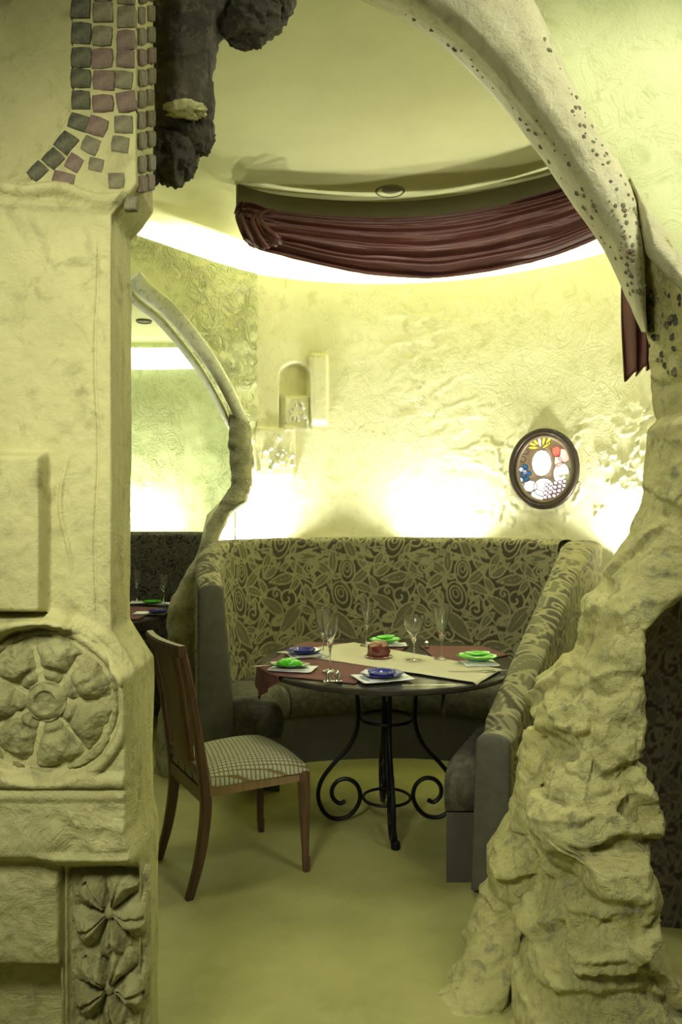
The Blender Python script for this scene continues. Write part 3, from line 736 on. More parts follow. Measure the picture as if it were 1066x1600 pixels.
blob('rock_knob', P(306, 205, 2.10), (.045, .06, .060), DARKROCK, hang, 5, .35, 1.6, 8.)
blob('rock_knob', P(388, 18, 2.12), (.085, .08, .080), DARKROCK, hang, 5, .35, 1.5, 12.)
blob('rock_knob', P(425, -10, 2.12), (.06, .07, .07), DARKROCK, hang, 5, .3, 1.5, 15.)
blob('rock_chip', P(290, 172, 2.00), (.05, .03, .018), PILL, hang, 4, .5, 2.5, 15.)
blob('rock_knob', P(238, 262, 2.08), (.02, .04, .045), DARKROCK, hang, 4, .3, 1.5, 21.)

# ------------------------------------------------------------------ banquette
def prism_path(name, path, ztop, zbot, thick, mat, parent, psc=1., lean=.06, nz=110, cap=None, u0=0., round_=.035, outer_pat=True):
    """upholstered back: inner face, rounded top, outer face"""
    q, s_ = path; n = len(q); t = np.gradient(q, axis=0); t /= np.linalg.norm(t, axis=1)[:, None]
    nin = np.stack([-t[:, 1], t[:, 0]], 1)          # outward direction = +nin (to be chosen by caller through path direction)
    th = thick if hasattr(thick, '__len__') else np.full(n, thick)
    zt = ztop if hasattr(ztop, '__len__') else np.full(n, ztop)
    prof = []     # (lateral fraction 0..1 , height descr)
    m1 = nz; m2 = 12; m3 = nz if outer_pat else 20
    V = []; Pv = []
    a = np.linspace(0, 1, m1)
    cols = []
    for k in range(m1): cols.append(('in', a[k]))
    for k in range(1, m2): cols.append(('top', k/m2))
    for k in range(m3): cols.append(('out', 1-k/(m3-1)))
    arr = np.zeros((n, len(cols), 3)); pv = np.zeros((n, len(cols)))
    for c_, (kd, x) in enumerate(cols):
        if kd == 'in': z = zbot+(zt-round_-zbot)*x; lat = -lean*(1-x); vv_ = z
        elif kd == 'top':
            an = math.pi*x; z = zt-round_+round_*math.sin(an); lat = (1-math.cos(an))/2*th; vv_ = z+lat
        else: z = zbot+(zt-round_-zbot)*x; lat = th+0*zt; vv_ = z+.27+0*zt
        arr[:, c_, 0] = q[:, 0]+nin[:, 0]*lat; arr[:, c_, 1] = q[:, 1]+nin[:, 1]*lat; arr[:, c_, 2] = z
        pv[:, c_] = pat(s_+u0, vv_, psc)
    f = grid_faces(n, len(cols)); o = obj(name, arr, f, mat, None, col=pv)
    L = len(cols)
    return local(o, parent), arr
bq = empty('banquette', (.35, 4.3, 0)); tag(bq, 'U-shaped banquette in olive vine-patterned fabric around the dining table', 'banquette')
bpts = [(-.60, 3.90), (-.635, 4.02), (-.66, 4.15), (-.655, 4.30), (-.56, 4.50), (-.36, 4.66), (-.1, 4.75), (.2, 4.79), (.5, 4.78), (.8, 4.72), (1.05, 4.60), (1.26, 4.42)]
bp = resample(crom(bpts, 200), 430)
zt = np.interp(bp[1], [0, .06, .42, .5, 9], [1.05, 1.08, 1.235, 1.25, 1.25])
back, ar1 = prism_path('backrest', bp, zt, .40, np.interp(bp[1], [0, .5, 2.2, 2.6], [.13, .13, .14, .22]), BANQ, bq, 1.45, .05)
ap = resample([(1.315, 4.48), (.90, 3.62), (.51, 2.84)], 300)
zt2 = np.interp(ap[1], [0, .12, 1.60, 1.72, 1.745], [1.25, 1.24, .70, .655, .61])
# direction reversed so that the outward side is away from the table
arm, ar2 = prism_path('arm', ap, zt2, .02, np.interp(ap[1], [0, .5, 1.745], [.21, .14, .125]), BANQ, bq, 1.7, .02, u0=.13)
def endcap(arr_row, d_out, mat, parent, name='end_panel'):
    r_ = arr_row; n_ = len(r_); v = [tuple(p) for p in r_]+[tuple(np.array(p)+np.array(d_out)) for p in r_]
    # inset rounded face
    c0 = np.mean(r_, axis=0); v += [tuple((np.array(p)-c0)*np.array((.86, .86, .97))+c0+np.array(d_out)*1.5) for p in r_]
    f = grid_faces(3, n_, True)+[tuple(range(2*n_, 3*n_))]
    o = obj(name, v, f, mat); 
    bm = bmesh.new(); bm.from_mesh(o.data); bmesh.ops.recalc_face_normals(bm, faces=bm.faces); bm.to_mesh(o.data); bm.free()
    return local(o, parent)
low = ar1[0].copy(); low[:, 2] = np.where(low[:, 2] <= .401, .02, low[:, 2])
endcap(low, (.0, -.012, 0), CAPF, bq)
endcap(ar2[-1], (-.008, -.012, 0), CAPF, bq)
# seat: between the back and the inner line
inn = crom([(-.30, 3.86), (-.37, 4.02), (-.33, 4.16), (-.2, 4.28), (.1, 4.34), (.4, 4.35), (.7, 4.27), (.88, 4.08), (.80, 3.8), (.62, 3.45), (.49, 3.15), (.40, 2.93)], 150)
out_ = crom([(-.585, 3.91), (-.62, 4.08), (-.645, 4.25), (-.5, 4.55), (-.05, 4.72), (.4, 4.75), (.85, 4.66), (1.22, 4.36), (1.03, 3.95), (.84, 3.55), (.66, 3.2), (.53, 2.93)], 150)
def seat_strip(name, i0, i1, mat, parent, ztop=.46, zb=.27):
    n_ = i1-i0; prof_ = []
    for k in range(9): a_ = math.pi/2*k/8; prof_.append((.0+.06*(1-math.sin(a_))-.02*math.cos(a_)*0, zb+(ztop-zb)*(.35+.65*math.sin(a_)) if k else zb))
    us = [1.0, .02, -.015, -.03, -.02, .01, .05, .10, .2, .35, .5, .65, .8, .92, 1.0]
    zz_ = [zb, zb, zb+.03, zb+.08, zb+.13, ztop-.025, ztop-.008, ztop, ztop+.008, ztop+.012, ztop+.012, ztop+.01, ztop+.005, ztop-.005, ztop-.02]
    V_ = np.zeros((n_, len(us), 3)); 
    e = np.clip(np.minimum(np.arange(n_), n_-1-np.arange(n_))/3., 0, 1)
    for k, (u_, z_) in enumerate(zip(us, zz_)):
        V_[:, k, :2] = inn[i0:i1]*(1-u_)+out_[i0:i1]*u_; V_[:, k, 2] = zb+(z_-zb)*(.88+.12*np.sqrt(e))
    V_[..., 2] += .004*fbm(V_, 6, 2)
    f_ = grid_faces(n_, len(us), True, flip=True)+[tuple(range(len(us))), tuple(range((n_-1)*len(us), n_*len(us)))[::-1]]
    return local(obj(name, V_, f_, mat), parent)
for a_, b_ in ((0, 34), (34, 76), (76, 108), (108, 150)): seat_strip('seat_cushion', a_, b_+(0 if b_ < 150 else 0), SEATF, bq)
kb = []
for i in range(150):
    for u_, z_ in ((.04, 0.0), (.04, .275), (.95, .275), (.95, 0.0)): kb.append((*(inn[i]*(1-u_)+out_[i]*u_), z_))
local(obj('base', kb, grid_faces(150, 4, flip=True)+[(0, 1, 2, 3), (596, 599, 598, 597)], KICK, None, False), bq)

# right neighbouring banquette, red-brown
br = empty('banquette', (1.5, 2.75, 0)); tag(br, 'dark red vine-patterned banquette seen past the right rock pillar', 'banquette')
rp = resample([(1.06, 2.78), (1.3, 2.74), (2.2, 2.6)][::-1], 260)
prism_path('backrest', rp, 1.22, .0, .15, BANQR, br, 1.1, .0)
local(MB().box((1.62, 2.66, .12), (1.2, .1, .24), -.15, .01).build('base', KICK), br)

# far booth, seen through the left arch
bf = empty('banquette', (-1.7, 5.5, 0)); tag(bf, 'far banquette in dark mottled fabric seen through the left arch', 'banquette')
fp = resample(crom([(-2.75, 4.9), (-2.55, 5.4), (-2.2, 5.62), (-1.7, 5.70), (-1.25, 5.68), (-.98, 5.52), (-.86, 5.25)], 120), 300)
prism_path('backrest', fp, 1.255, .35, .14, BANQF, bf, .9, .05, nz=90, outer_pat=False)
fi = crom([(-2.35, 4.9), (-2.15, 5.15), (-1.9, 5.24), (-1.55, 5.26), (-1.3, 5.22), (-1.18, 5.1)], 60); fo = crom([(-2.72, 4.95), (-2.5, 5.4), (-2.1, 5.62), (-1.5, 5.66), (-1.1, 5.58), (-.92, 5.3)], 60)
v = []
for i in range(60):
    for u_, z_ in ((.1, 0), (.1, .28), (0, .30), (0, .42), (.08, .46), (.5, .47), (1, .45)): v.append((*(fi[i]*(1-u_)+fo[i]*u_), z_))
local(obj('seat_cushion', v, grid_faces(60, 7, flip=True), SEATF), bf)
# far booth wall and a glowing band for its cove light wash
fw, fs_ = resample(crom([(-3.3, 5.2), (-3.0, 6.0), (-2.4, 6.45), (-1.7, 6.6), (-1.0, 6.5), (-.7, 6.2), (-.62, 5.6)], 100), 140)
zz2 = np.linspace(0, 3.0, 100); A, B = np.meshgrid(fs_, zz2, indexing='ij'); tn = np.gradient(fw, axis=0); n2 = np.stack([tn[:, 1], -tn[:, 0]], 1); n2 /= np.linalg.norm(n2, axis=1)[:, None]
dd = .02*fbm(np.stack([A, B, A*0], -1), 4, 4, True)*np.clip((2.6-B)*3, 0, 1)
WALLG = m_plaster('far_plaster', (.58, .64, .32, 1), (.50, .56, .26, 1), (.42, .46, .2, 1), .4, .6)
tag(obj('wall_far', np.stack([fw[:, None, 0]+n2[:, None, 0]*dd, fw[:, None, 1]+n2[:, None, 1]*dd, B], -1), grid_faces(140, 100), WALLG), 'greenish plaster wall of the far booth behind its banquette', kind='structure')
cv = []
for i in range(20, 120):
    p_ = fw[i]+n2[i]*.05
    for dz, dn in ((2.62, 0), (2.80, 0), (2.80, .03), (2.62, .03)): cv.append((p_[0]+n2[i][0]*dn, p_[1]+n2[i][1]*dn, dz))
tag(obj('trim_1', cv, grid_faces(100, 4, True, flip=True)+[(0, 1, 2, 3)], COVEGLOW, None, False), 'glowing white band imitating cove light high on the far booth wall', kind='structure')
tag(obj('ceiling_far', [(-3.4, 4.3, 2.86), (-1.75, 4.15, 2.86), (-1.42, 4.66, 2.86), (-1.06, 5.06, 2.86), (-.66, 5.45, 2.86), (-.5, 6.8, 2.86), (-3.4, 6.8, 2.86)], [(0, 1, 2, 3, 4, 5, 6)], CEIL, None, False), 'lower plaster ceiling of the far booth', kind='structure')

# ------------------------------------------------------------------ ceiling discs
def disc(x, y, z, r, lab):
    t = empty('ceiling_speaker', (x, y, z)); tag(t, lab, 'speaker')
    MB().lathe([(r, .0), (r, -.008), (r*.93, -.014), (r*.86, -.012), (r*.84, -.004)]).build('rim', DISC, t)
    MB().lathe([(r*.85, .0), (r*.85, -.007), (r*.4, -.009), (.004, -.010)]).build('grille', DISC, t)
disc(.26, 4.04, 3.125, .080, 'round grey ceiling speaker above the draped swag')
disc((225-533)/F*5.80, 5.80, 2.858, .06, 'small round ceiling speaker seen through the left arch')

# ------------------------------------------------------------------ swag curtain
sw = empty('swag_curtain', (.35, 4.1, 2.99)); tag(sw, 'dark maroon satin swag draped in a curve below the ceiling', 'curtain')
top = crom([(-.535, 3.95), (-.36, 4.07), (-.05, 4.15), (.28, 4.17), (.62, 4.10), (.92, 3.94), (1.16, 3.74), (1.33, 3.50), (1.42, 3.3)], 300)
tq, tsn = resample(top, 320); un = tsn/tsn[-1]
dropz = np.interp(un, [0, .03, .08, .16, .3, .45, .6, .75, .86, 1], [.20, .22, .235, .26, .315, .345, .345, .325, .30, .28])
nv = 120; vv_ = np.linspace(0, 1, nv)
tn = np.gradient(tq, axis=0); no = np.stack([-tn[:, 1], tn[:, 0]], 1); no /= np.linalg.norm(no, axis=1)[:, None]
if no[150, 1] > 0: no = -no
UU, VV = np.meshgrid(un, vv_, indexing='ij')
wob = fbm(np.stack([UU*3.2, VV*2.2, UU*0], -1), 1.3, 3)*1.1
fold = 0
for k, (fr_, am, ph) in enumerate([(5.0, 1.0, .2), (9.5, .55, 1.1), (17, .25, 2.0)]):
    fold = fold+am*(np.abs(np.sin(math.pi*(fr_*VV+.55*wob*(1+.2*k)+ph)+.8*np.sin(UU*5)))-.5)
gather = np.exp(-UU/.05)
off = .05+.075*np.sin(np.clip(VV, 0, 1)*math.pi*.9)*np.sin(math.pi*np.clip(UU*.9+.08, 0, 1))**.5+.028*fold*(1-.3*gather)+.02*gather*np.sin(VV*34+UU*60)
zdr = 3.005-dropz[:, None]*(VV+.03*fold*0) 
zdr = zdr+.010*fold*np.sin(math.pi*VV)
Sv = np.stack([tq[:, None, 0]+no[:, None, 0]*off, tq[:, None, 1]+no[:, None, 1]*off, zdr], -1)
o = obj('drape', Sv, grid_faces(320, nv), SWAG); local(o, sw)
so = o.modifiers.new('thick', 'SOLIDIFY'); so.thickness = .006
bd = []
for i in range(320):
    p_ = tq[i]+no[i]*.0
    for dn, z_ in ((.0, 2.97), (.0, 3.13), (-.02, 3.13), (-.02, 2.97)): bd.append((p_[0]+no[i][0]*dn, p_[1]+no[i][1]*dn, z_))
local(obj('pelmet_board', bd, grid_faces(320, 4, True, flip=True)+[(0, 1, 2, 3), (1279, 1278, 1277, 1276)], BOARD, None, False), sw)
# gathered end on the left
gm = MB(); g0 = Vector(P(381, 326, 3.98))
for k in range(17):
    fr_ = k/16; e_ = Vector(P(386+52*fr_, 384-14*abs(fr_-.45)+6*math.sin(k*2.1), 3.93+.05*math.sin(k*1.7))); mid = g0.lerp(e_, .5)+Vector((-.03+.03*fr_, -.05-.02*math.sin(k*2.6), .012))
    q_ = crom([g0+Vector((.012*k-.03, .02, .005*math.sin(k*3))), mid, e_+Vector((.01*math.sin(k), -.02, 0)), e_+Vector((.02, .05, .035))], 16)
    gm.tube(q_, [.005+.009*math.sin(math.pi*min(1, .15+i_/15)) for i_ in range(16)], 8, squash=.55)
for k in range(5):
    a_ = k*1.3; q_ = crom([g0+Vector((-.015, -.02, .01)), g0+Vector((.03*math.cos(a_), -.05, .035*math.sin(a_)-.02)), g0+Vector((.045*math.cos(a_+.8), -.02, .045*math.sin(a_+.8)-.02))], 10)
    gm.tube(q_, .011, 7, squash=.5)
local(gm.build('gathered_end', SWAG), sw)
# tail at the right: pleated, hanging
nr_, na_ = 50, 110; v = []
for i in range(nr_):
    t = i/(nr_-1)
    for k in range(na_):
        s_ = k/(na_-1); x = 1.245+.20*s_+.006*math.sin(t*7+s_*9); y = 3.36-.10*s_+.022*math.sin(s_*math.pi*9+math.sin(t*3)*.6)
        z = 2.99-(.985-.06*s_*1.5+.012*math.sin(s_*math.pi*9))*t; v.append((x, y, z))
o = obj('tail', v, grid_faces(nr_, na_), SWAG); local(o, sw); so = o.modifiers.new('thick', 'SOLIDIFY'); so.thickness = .006

# ------------------------------------------------------------------ stained glass roundel
bt = bvh(wall_back)
c_ = hit(bt, 852, 733); 
ang = math.radians(-33)   # faces inward
rg = empty('stained_glass_roundel', (c_.x, c_.y, c_.z)); rg.rotation_euler = (0, 0, ang)
tag(rg, 'oval stained glass panel of fruit in a dark frame on the curved wall', 'window')
RX, RZ = .232, .262
def ring(name, rx0, rx1, rz0, rz1, y0, y1, mat, parent, n=72):
    v = []
    for i in range(n):
        a = 2*math.pi*i/n
        for rx, rz, y in ((rx1, rz1, y0), (rx1, rz1, y1+.008), (rx1-.006, rz1-.006, y1), (rx0+.006, rz0+.006, y1), (rx0, rz0, y1+.008), (rx0, rz0, y0)):
            v.append((rx*math.cos(a), y, rz*math.sin(a)))
    f = [((i*6)+k, (i*6)+(k+1) % 6, ((i+1) % n*6)+(k+1) % 6, ((i+1) % n*6)+k) for i in range(n) for k in range(6)]
    return obj(name, v, f, mat, parent)
ring('frame', RX-.036, RX, RZ-.036, RZ, .06, -.050, BRONZE, rg); ring('inner_rim', RX-.062, RX-.034, RZ-.062, RZ-.034, .05, -.030, INNERR, rg)
v = [((RX-.05)*math.cos(a), -.008, (RZ-.05)*math.sin(a)) for a in np.linspace(0, 2*math.pi, 48, endpoint=False)]
obj('back_glass', v+[(x, .0, z) for x, _, z in v], [tuple(range(48))]+[(i, (i+1) % 48, 48+(i+1) % 48, 48+i) for i in range(48)], PBR, rg, False)
def pane(pts, mat, y=-.014, name='glass_pane', lead=True):
    pts = [((x-500)/533*.232*2*.98-.0, (500-z)/533*.226*2*1.0) for x, z in pts]   # crop coordinates -> metres
    n_ = len(pts); v = [(x, y, z) for x, z in pts]+[(x, y+.006, z) for x, z in pts]
    f = [tuple(range(n_))]+[(i, (i+1) % n_, n_+(i+1) % n_, n_+i) for i in range(n_)]
    o = obj(name, v, f, mat, rg, False)
    if lead: lm.tube([(x, y-.001, z) for x, z in pts], .0022, 5, close=True)
    return o
lm = MB()
def ell(cx_, cy_, rx, ry, rot=0, n=16): return [(cx_+rx*math.cos(t)*math.cos(rot)-ry*math.sin(t)*math.sin(rot), cy_+rx*math.cos(t)*math.sin(rot)+ry*math.sin(t)*math.cos(rot)) for t in np.linspace(0, 2*math.pi, n, endpoint=False)]
pane(ell(480, 455, 78, 104), PW, -.018)
for r_ in (.66, .33): lm.tube([((x-500)/533*.4547, -.0205, (500-z)/533*.452) for x, z in ell(480, 455, 78*r_, 104)], .0012, 4, close=True); pane(ell(495, 640, 80, 70), PW, -.014)
pane(ell(630, 540, 62, 85), PW, -.014); pane(ell(390, 630, 55, 45), PW, -.0145); pane(ell(450, 700, 55, 45, .3), PW, -.015)
for cx_, cy_, rx, ry, r_, m_ in [(405, 305, 12, 40, -1.2, PY), (430, 285, 13, 42, -.7, PY), (465, 280, 14, 50, -.15, PW), (500, 275, 13, 50, .2, PY), (540, 275, 14, 55, .55, PY), (415, 335, 12, 40, -1.5, PY), (520, 320, 12, 38, 1.0, PY)]:
    pane(ell(cx_, cy_, rx, ry, r_, 12), m_, -.022)
pane([(560, 340), (600, 330), (625, 350), (620, 400), (580, 410), (560, 380)], PR, -.016); pane([(625, 350), (680, 360), (690, 440), (650, 460), (610, 430)], PPK, -.016)
pane([(580, 410), (620, 410), (650, 460), (600, 490), (575, 460)], PPK, -.015)
for cx_, cy_, m_ in [(320, 500, PLB), (350, 480, PB), (335, 545, PB), (375, 530, PB), (312, 580, PLB), (360, 575, PB), (325, 625, PLB), (345, 520, PLB)]: pane(ell(cx_, cy_, 24, 20, random.random(), 9), m_, -.013)
for i in range(5):
    for k in range(5):
        x, z = 520+k*34-i*4, 620+i*32+k*(-6)
        if (x-500)**2/250**2+(z-500)**2/290**2 < .95: pane(ell(x, z, 17, 15, .3, 8), PLV, -.020)
for i in range(3): pane([(700+i*14, 470+i*20), (715+i*10, 480+i*20), (690+i*8, 600), (680+i*8, 580)], PLV, -.013)
for x, z in [(350, 360), (330, 420), (600, 270), (650, 310), (700, 400), (360, 690), (400, 730)]: pane(ell(x, z, 26, 22, .6, 8), PBR, -.012)
lo_ = lm.build('lead_came', LEAD, rg); lo_['kind'] = 'stuff'

# white chips added to imitate highlights on the plaster ledges
def cluster(name, px, py, w_, h_, n_, lab):
    t = None; c0 = hit(bt, px, py); t = empty(name, c0); tag(t, lab, 'highlight')
    for i in range(n_):
        x, y = px+random.gauss(0, w_/3), py+random.gauss(0, h_/3); hh = hit(bt, x, y)
        if hh: pebble('crystal', hh+Vector((0, -.006, 0)), random.uniform(.008, .022), HILITEWHITE, t, flat=.6)  # each chip is a white highlight modelled as a small lump
cluster('highlight_cluster', 462, 650, 36, 30, 14, 'white chips imitating highlights on the small block below the arched niche')
cluster('highlight_cluster', 428, 715, 50, 50, 24, 'white chips imitating highlights low on the left plaster block')

# ------------------------------------------------------------------ dining table
TX, TY, TR, TZ = .21, 3.5, .58, .742
def iron_base(t):
    for k in range(4):
        a = math.radians(-88+90*k); ca, sa = math.cos(a), math.sin(a)
        prof_ = [(.155, .72), (.138, .60), (.13, .50), (.138, .42), (.175, .34), (.25, .26), (.30, .19), (.315, .12), (.295, .055), (.25, .018), (.19, .02), (.145, .055), (.122, .11), (.135, .165), (.175, .195), (.22, .19), (.25, .155), (.248, .112), (.218, .085), (.19, .095)]
        if k == 0: prof_ = prof_
        q = crom([(r_*ca, r_*sa, z_) for r_, z_ in prof_], 90)
        MB().tube(q, .010, 8).build('leg', IRON, t)
    for zc_, rr_ in ((.475, .122), (.11, .108)):
        MB().tube([(rr_*math.cos(a), rr_*math.sin(a), zc_) for a in np.linspace(0, 2*math.pi, 40, endpoint=False)], .007, 8, close=True).build('ring', IRON, t)
    MB().lathe([(.014, .72), (.30, .722), (.30, .712), (.02, .705)][::-1]).build('top_plate', IRON, t)
def table(x, y, lab, R=TR):
    t = empty('dining_table', (x, y, 0)); tag(t, lab, 'table')
    MB().lathe([(R-.03, .715), (R-.006, .717), (R, .724), (R, .736), (R-.006, TZ), (.01, TZ)], n=72).build('table_top', TABLE, t)
    iron_base(t); return t
tb = table(TX, TY, 'round dark dining table with scrolled iron legs inside the patterned banquette')
# central straight spindle pair and the forward foot
MB().tube([(-.012, 0, .72), (-.012, 0, .35), (-.006, -.02, .20)], .007, 8).tube([(.012, 0, .72), (.012, 0, .35), (.006, -.02, .2)], .007, 8).build('spindle', IRON, tb)
MB().tube([(0, -.005, .55), (0, -.02, .30), (.004, -.09, .16), (.012, -.20, .10), (.018, -.275, .05), (.02, -.285, .012)], .011, 8).lathe([(.016, 0), (.02, .004), (.02, .028), (.013, .034)], (.02, -.285, 0), 14).build('foot', IRON, tb)

def cloth(name, poly_px, mat, z, lab, cat, group=None, hang=None, n=46):
    """cloth quad given by 4 photo corners on the table plane; everything beyond the rim drops over it"""
    c4 = [np.array(on_z(px, py, z)) for px, py in poly_px]
    A, B = np.meshgrid(np.linspace(0, 1, n), np.linspace(0, 1, n), indexing='ij')
    q = (c4[0][None, None]*((1-A)*(1-B))[..., None]+c4[1][None, None]*(A*(1-B))[..., None]+c4[2][None, None]*(A*B)[..., None]+c4[3][None, None]*((1-A)*B)[..., None])
    dx, dy = q[..., 0]-TX, q[..., 1]-TY; r_ = np.hypot(dx, dy); ex = np.maximum(r_-(TR+.004), 0)
    th = np.arctan2(dy, dx); rr_ = np.minimum(r_, TR+.004+.012*np.clip(ex*20, 0, 1)*(1+.5*np.sin(th*26)))
    Zc = z+.0015*fbm(np.stack([q[..., 0], q[..., 1], 0*r_], -1), 12, 2)-ex*1.0
    v = np.stack([TX+np.cos(th)*rr_, TY+np.sin(th)*rr_, Zc], -1)
    o = obj(name, v, grid_faces(n, n), mat); tag(o, lab, cat, group); sm_ = o.modifiers.new('thick', 'SOLIDIFY'); sm_.thickness = .0025; sm_.offset = 0
    return o
ZC = TZ+.004
cloth('tablecloth', [(392, 1052), (555, 1068), (640, 1008), (470, 1003)], MAROON, ZC, 'maroon cloth on the left of the round table, one corner hanging over', 'tablecloth')
cloth('tablecloth', [(655, 1009), (760, 1010), (800, 1022), (700, 1045)], MAROON, ZC, 'maroon cloth on the right rear of the round table', 'tablecloth')
cloth('table_runner', [(432, 1019), (553, 1004), (784, 1046), (748, 1067)], CREAM, ZC+.004, 'long cream runner laid diagonally across the round table', 'tablecloth')
# hanging corner of the left maroon cloth
v = []
for i in range(24):
    for k in range(16):
        u_, t = i/23, k/15; a_ = math.radians(183+34*u_); drop = .15*(1-abs(u_-.35)*1.25)
        rr_ = TR+.012+.010*math.sin(u_*17)*t
        v.append((TX+rr_*math.cos(a_), TY+rr_*math.sin(a_), ZC+.001-drop*t))
# (kept with the cloth as its hanging part)
lc = [o for o in C.objects if o.name == 'tablecloth'][0]
o = obj('hanging_corner', v, grid_faces(24, 16), MAROON, lc); so = o.modifiers.new('thick', 'SOLIDIFY'); so.thickness = .003

def napkin(px, py, w_, d_, rot, lab):
    x, y = on_z(px, py, TZ); t = empty('napkin', (x, y, TZ+.0125), rot); tag(t, lab, 'napkin', None)
    for nm, kx, kz, kr in (('lower_fold', 1, 0, 0), ('upper_fold', .8, .0045, .12)):
        n_ = 12; A, B = np.meshgrid(np.linspace(-1, 1, n_), np.linspace(-1, 1, n_), indexing='ij')
        X_ = A*w_/2*kx*(1-.25*(B+1)/2*(kx < 1)); Y_ = B*d_/2*kx; Z_ = kz+.0025*fbm(np.stack([A+px, B, A*0], -1), 1.6, 2)+.006*np.clip(np.abs(A)-.8, 0, 1)
        c_, s_ = math.cos(kr), math.sin(kr)
        o = obj(nm, np.stack([X_*c_-Y_*s_, X_*s_+Y_*c_, Z_], -1), grid_faces(n_, n_), NAPK, t); q = o.modifiers.new('t', 'SOLIDIFY'); q.thickness = .004; q.offset = 0
    return t
napkin(478, 1027, .17, .13, .3, 'white napkin under the blue plate at the rear left of the table')
napkin(598, 1063, .22, .15, .35, 'white napkin under the blue plate at the front edge of the table')
napkin(458, 1049, .19, .12, -.25, 'white napkin under the green dish at the left edge of the table')
napkin(604, 1011, .20, .10, .0, 'white napkin under the green dish at the rear of the table')
napkin(750, 1041, .15, .11, .1, 'white napkin under the green dish at the right edge of the table')
def plate(px, py, r, lab, rot=0, name='plate'):
    x, y = on_z(px, py, TZ+.02); t = empty(name, (x, y, TZ+.021), rot); tag(t, lab, 'plate')
    MB().lathe([(r*.55, 0), (r*.6, .001), (r*.97, .010), (r, .013), (r*.96, .013), (r*.62, .005), (.003, .0045)], n=8).build('rim_plate', BLUE, t, False)
    MB().lathe([(r*.5, .004), (r*.6, .012), (r*.62, .017), (r*.57, .017), (r*.5, .010), (.003, .009)], n=24).build('inner_bowl', BLUE, t)
plate(475, 1020, .088, 'blue octagonal plate at the rear left beside the etched wine glass', .2)
plate(597, 1056, .092, 'blue octagonal plate on the napkin at the front of the table')
def dish(px, py, r, kx, rot, lab, leafy=False, stack=False):
    x, y = on_z(px, py, TZ+.02); t = empty('dish', (x, y, TZ+.022), rot); tag(t, lab, 'dish')
    def bowl(nm, rx, ry, zo, mat, dep=.018, tilt=0):
        v = []; R_, N_ = 9, 36
        for side in (0, 1):
            for i in range(R_):
                q = i/(R_-1) if side == 0 else 1-i/(R_-1)
                for k in range(N_):
                    a_ = 2*math.pi*k/N_; wv = 1+.07*math.sin(a_*7)*q if leafy else 1+.12*abs(math.sin(a_/2))*q
                    v.append((q*rx*wv*math.cos(a_)+.001, q*ry*wv*math.sin(a_), zo+dep*q*q+(0 if side == 0 else .003)+tilt*math.cos(a_)*q))
        obj(nm, v, grid_faces(2*R_, N_, True), mat, t)
    if leafy:
        bowl('leaf_saucer', r*1.25, r*.75, 0, DGREEN, .012)
        bm = bmesh.new(); bmesh.ops.create_icosphere(bm, subdivisions=4, radius=1); co = np.array([v_.co[:] for v_ in bm.verts]); fs = [[q.index for q in f_.verts] for f_ in bm.faces]; bm.free()
        co = co*(1+.10*np.sin(co[:, :1]*14)*np.cos(co[:, 1:2]*12)); co[:, 2] = np.maximum(co[:, 2], -.3)
        obj('folded_leaf', co*np.array([r*.75, r*.42, .024])+np.array([0, 0, .014]), fs, GREEN, t)
    else:
        bowl('large_dish', r, r*.62, 0, GREEN, .022)
        bowl('small_dish', r*.62, r*.42, .018, GREEN, .016, .003)
dish(452, 1043, .070, 1, -.15, 'green ribbed leaf-shaped dish at the left edge of the table', True)
dish(603, 1006, .075, 1, .1, 'flat green dish at the rear of the table behind the stone')
dish(747, 1033, .088, 1, -.25, 'stacked pair of green dishes at the right edge of the table')

def wine_glass(px, py, H, rb, lab, etched=False, flare=1.):
    x, y = on_z(px, py, TZ); t = empty('wine_glass', (x, y, TZ+.010)); tag(t, lab, 'glass', None)
    zb = H*.42
    MB().lathe([(.033, 0), (.034, .002), (.012, .006), (.0045, .012), (.0035, .03), (.0035, zb-.02), (.006, zb-.006), (.008, zb)], n=28).build('stem', GLASS, t)
    pr_o = [(.006, zb-.004), (.011, zb+.01), (rb*.42, zb+.035), (rb*.74, zb+H*.28), (rb*.97, H-.012), (rb, H)]
    pr_i = [(rb-.0015, H), (rb*.97-.0018, H-.012), (rb*.74-.002, zb+H*.28), (rb*.42-.002, zb+.037), (.008, zb+.014), (.001, zb+.008)]
    if etched:
        v = []; N_ = 48; pr_ = pr_o+pr_i
        pi = np.array(pr_); tt_ = np.linspace(0, len(pi)-1, 60); pi = np.stack([np.interp(tt_, range(len(pr_)), pi[:, k]) for k in (0, 1)], 1)
        for j, (r_, z_) in enumerate(pi):
            for k in range(N_):
                a_ = 2*math.pi*k/N_; q = r_*(1+(.05*math.sin(a_*9+z_*220)*(1 if j < 30 else .2))*(r_ > .01)); v.append((q*math.cos(a_), q*math.sin(a_), z_))
        obj('bowl', v, grid_faces(60, N_, True), GLASS, t)
    else: MB().lathe(pr_o+pr_i, n=40, caps=False).build('bowl', GLASS, t)
    return t
wine_glass(505, 1030, .225, .041, 'etched crystal wine glass at the rear left of the table', True)
wine_glass(516, 1052, .235, .038, 'plain wine glass nearest the front left of the table')
wine_glass(573, 1012, .215, .034, 'narrow wine glass at the rear centre of the table')
wine_glass(647, 1035, .20, .052, 'wide conical wine glass right of the red stone')
wine_glass(690, 1033, .235, .042, 'tall wine glass on the maroon cloth at the right rear')
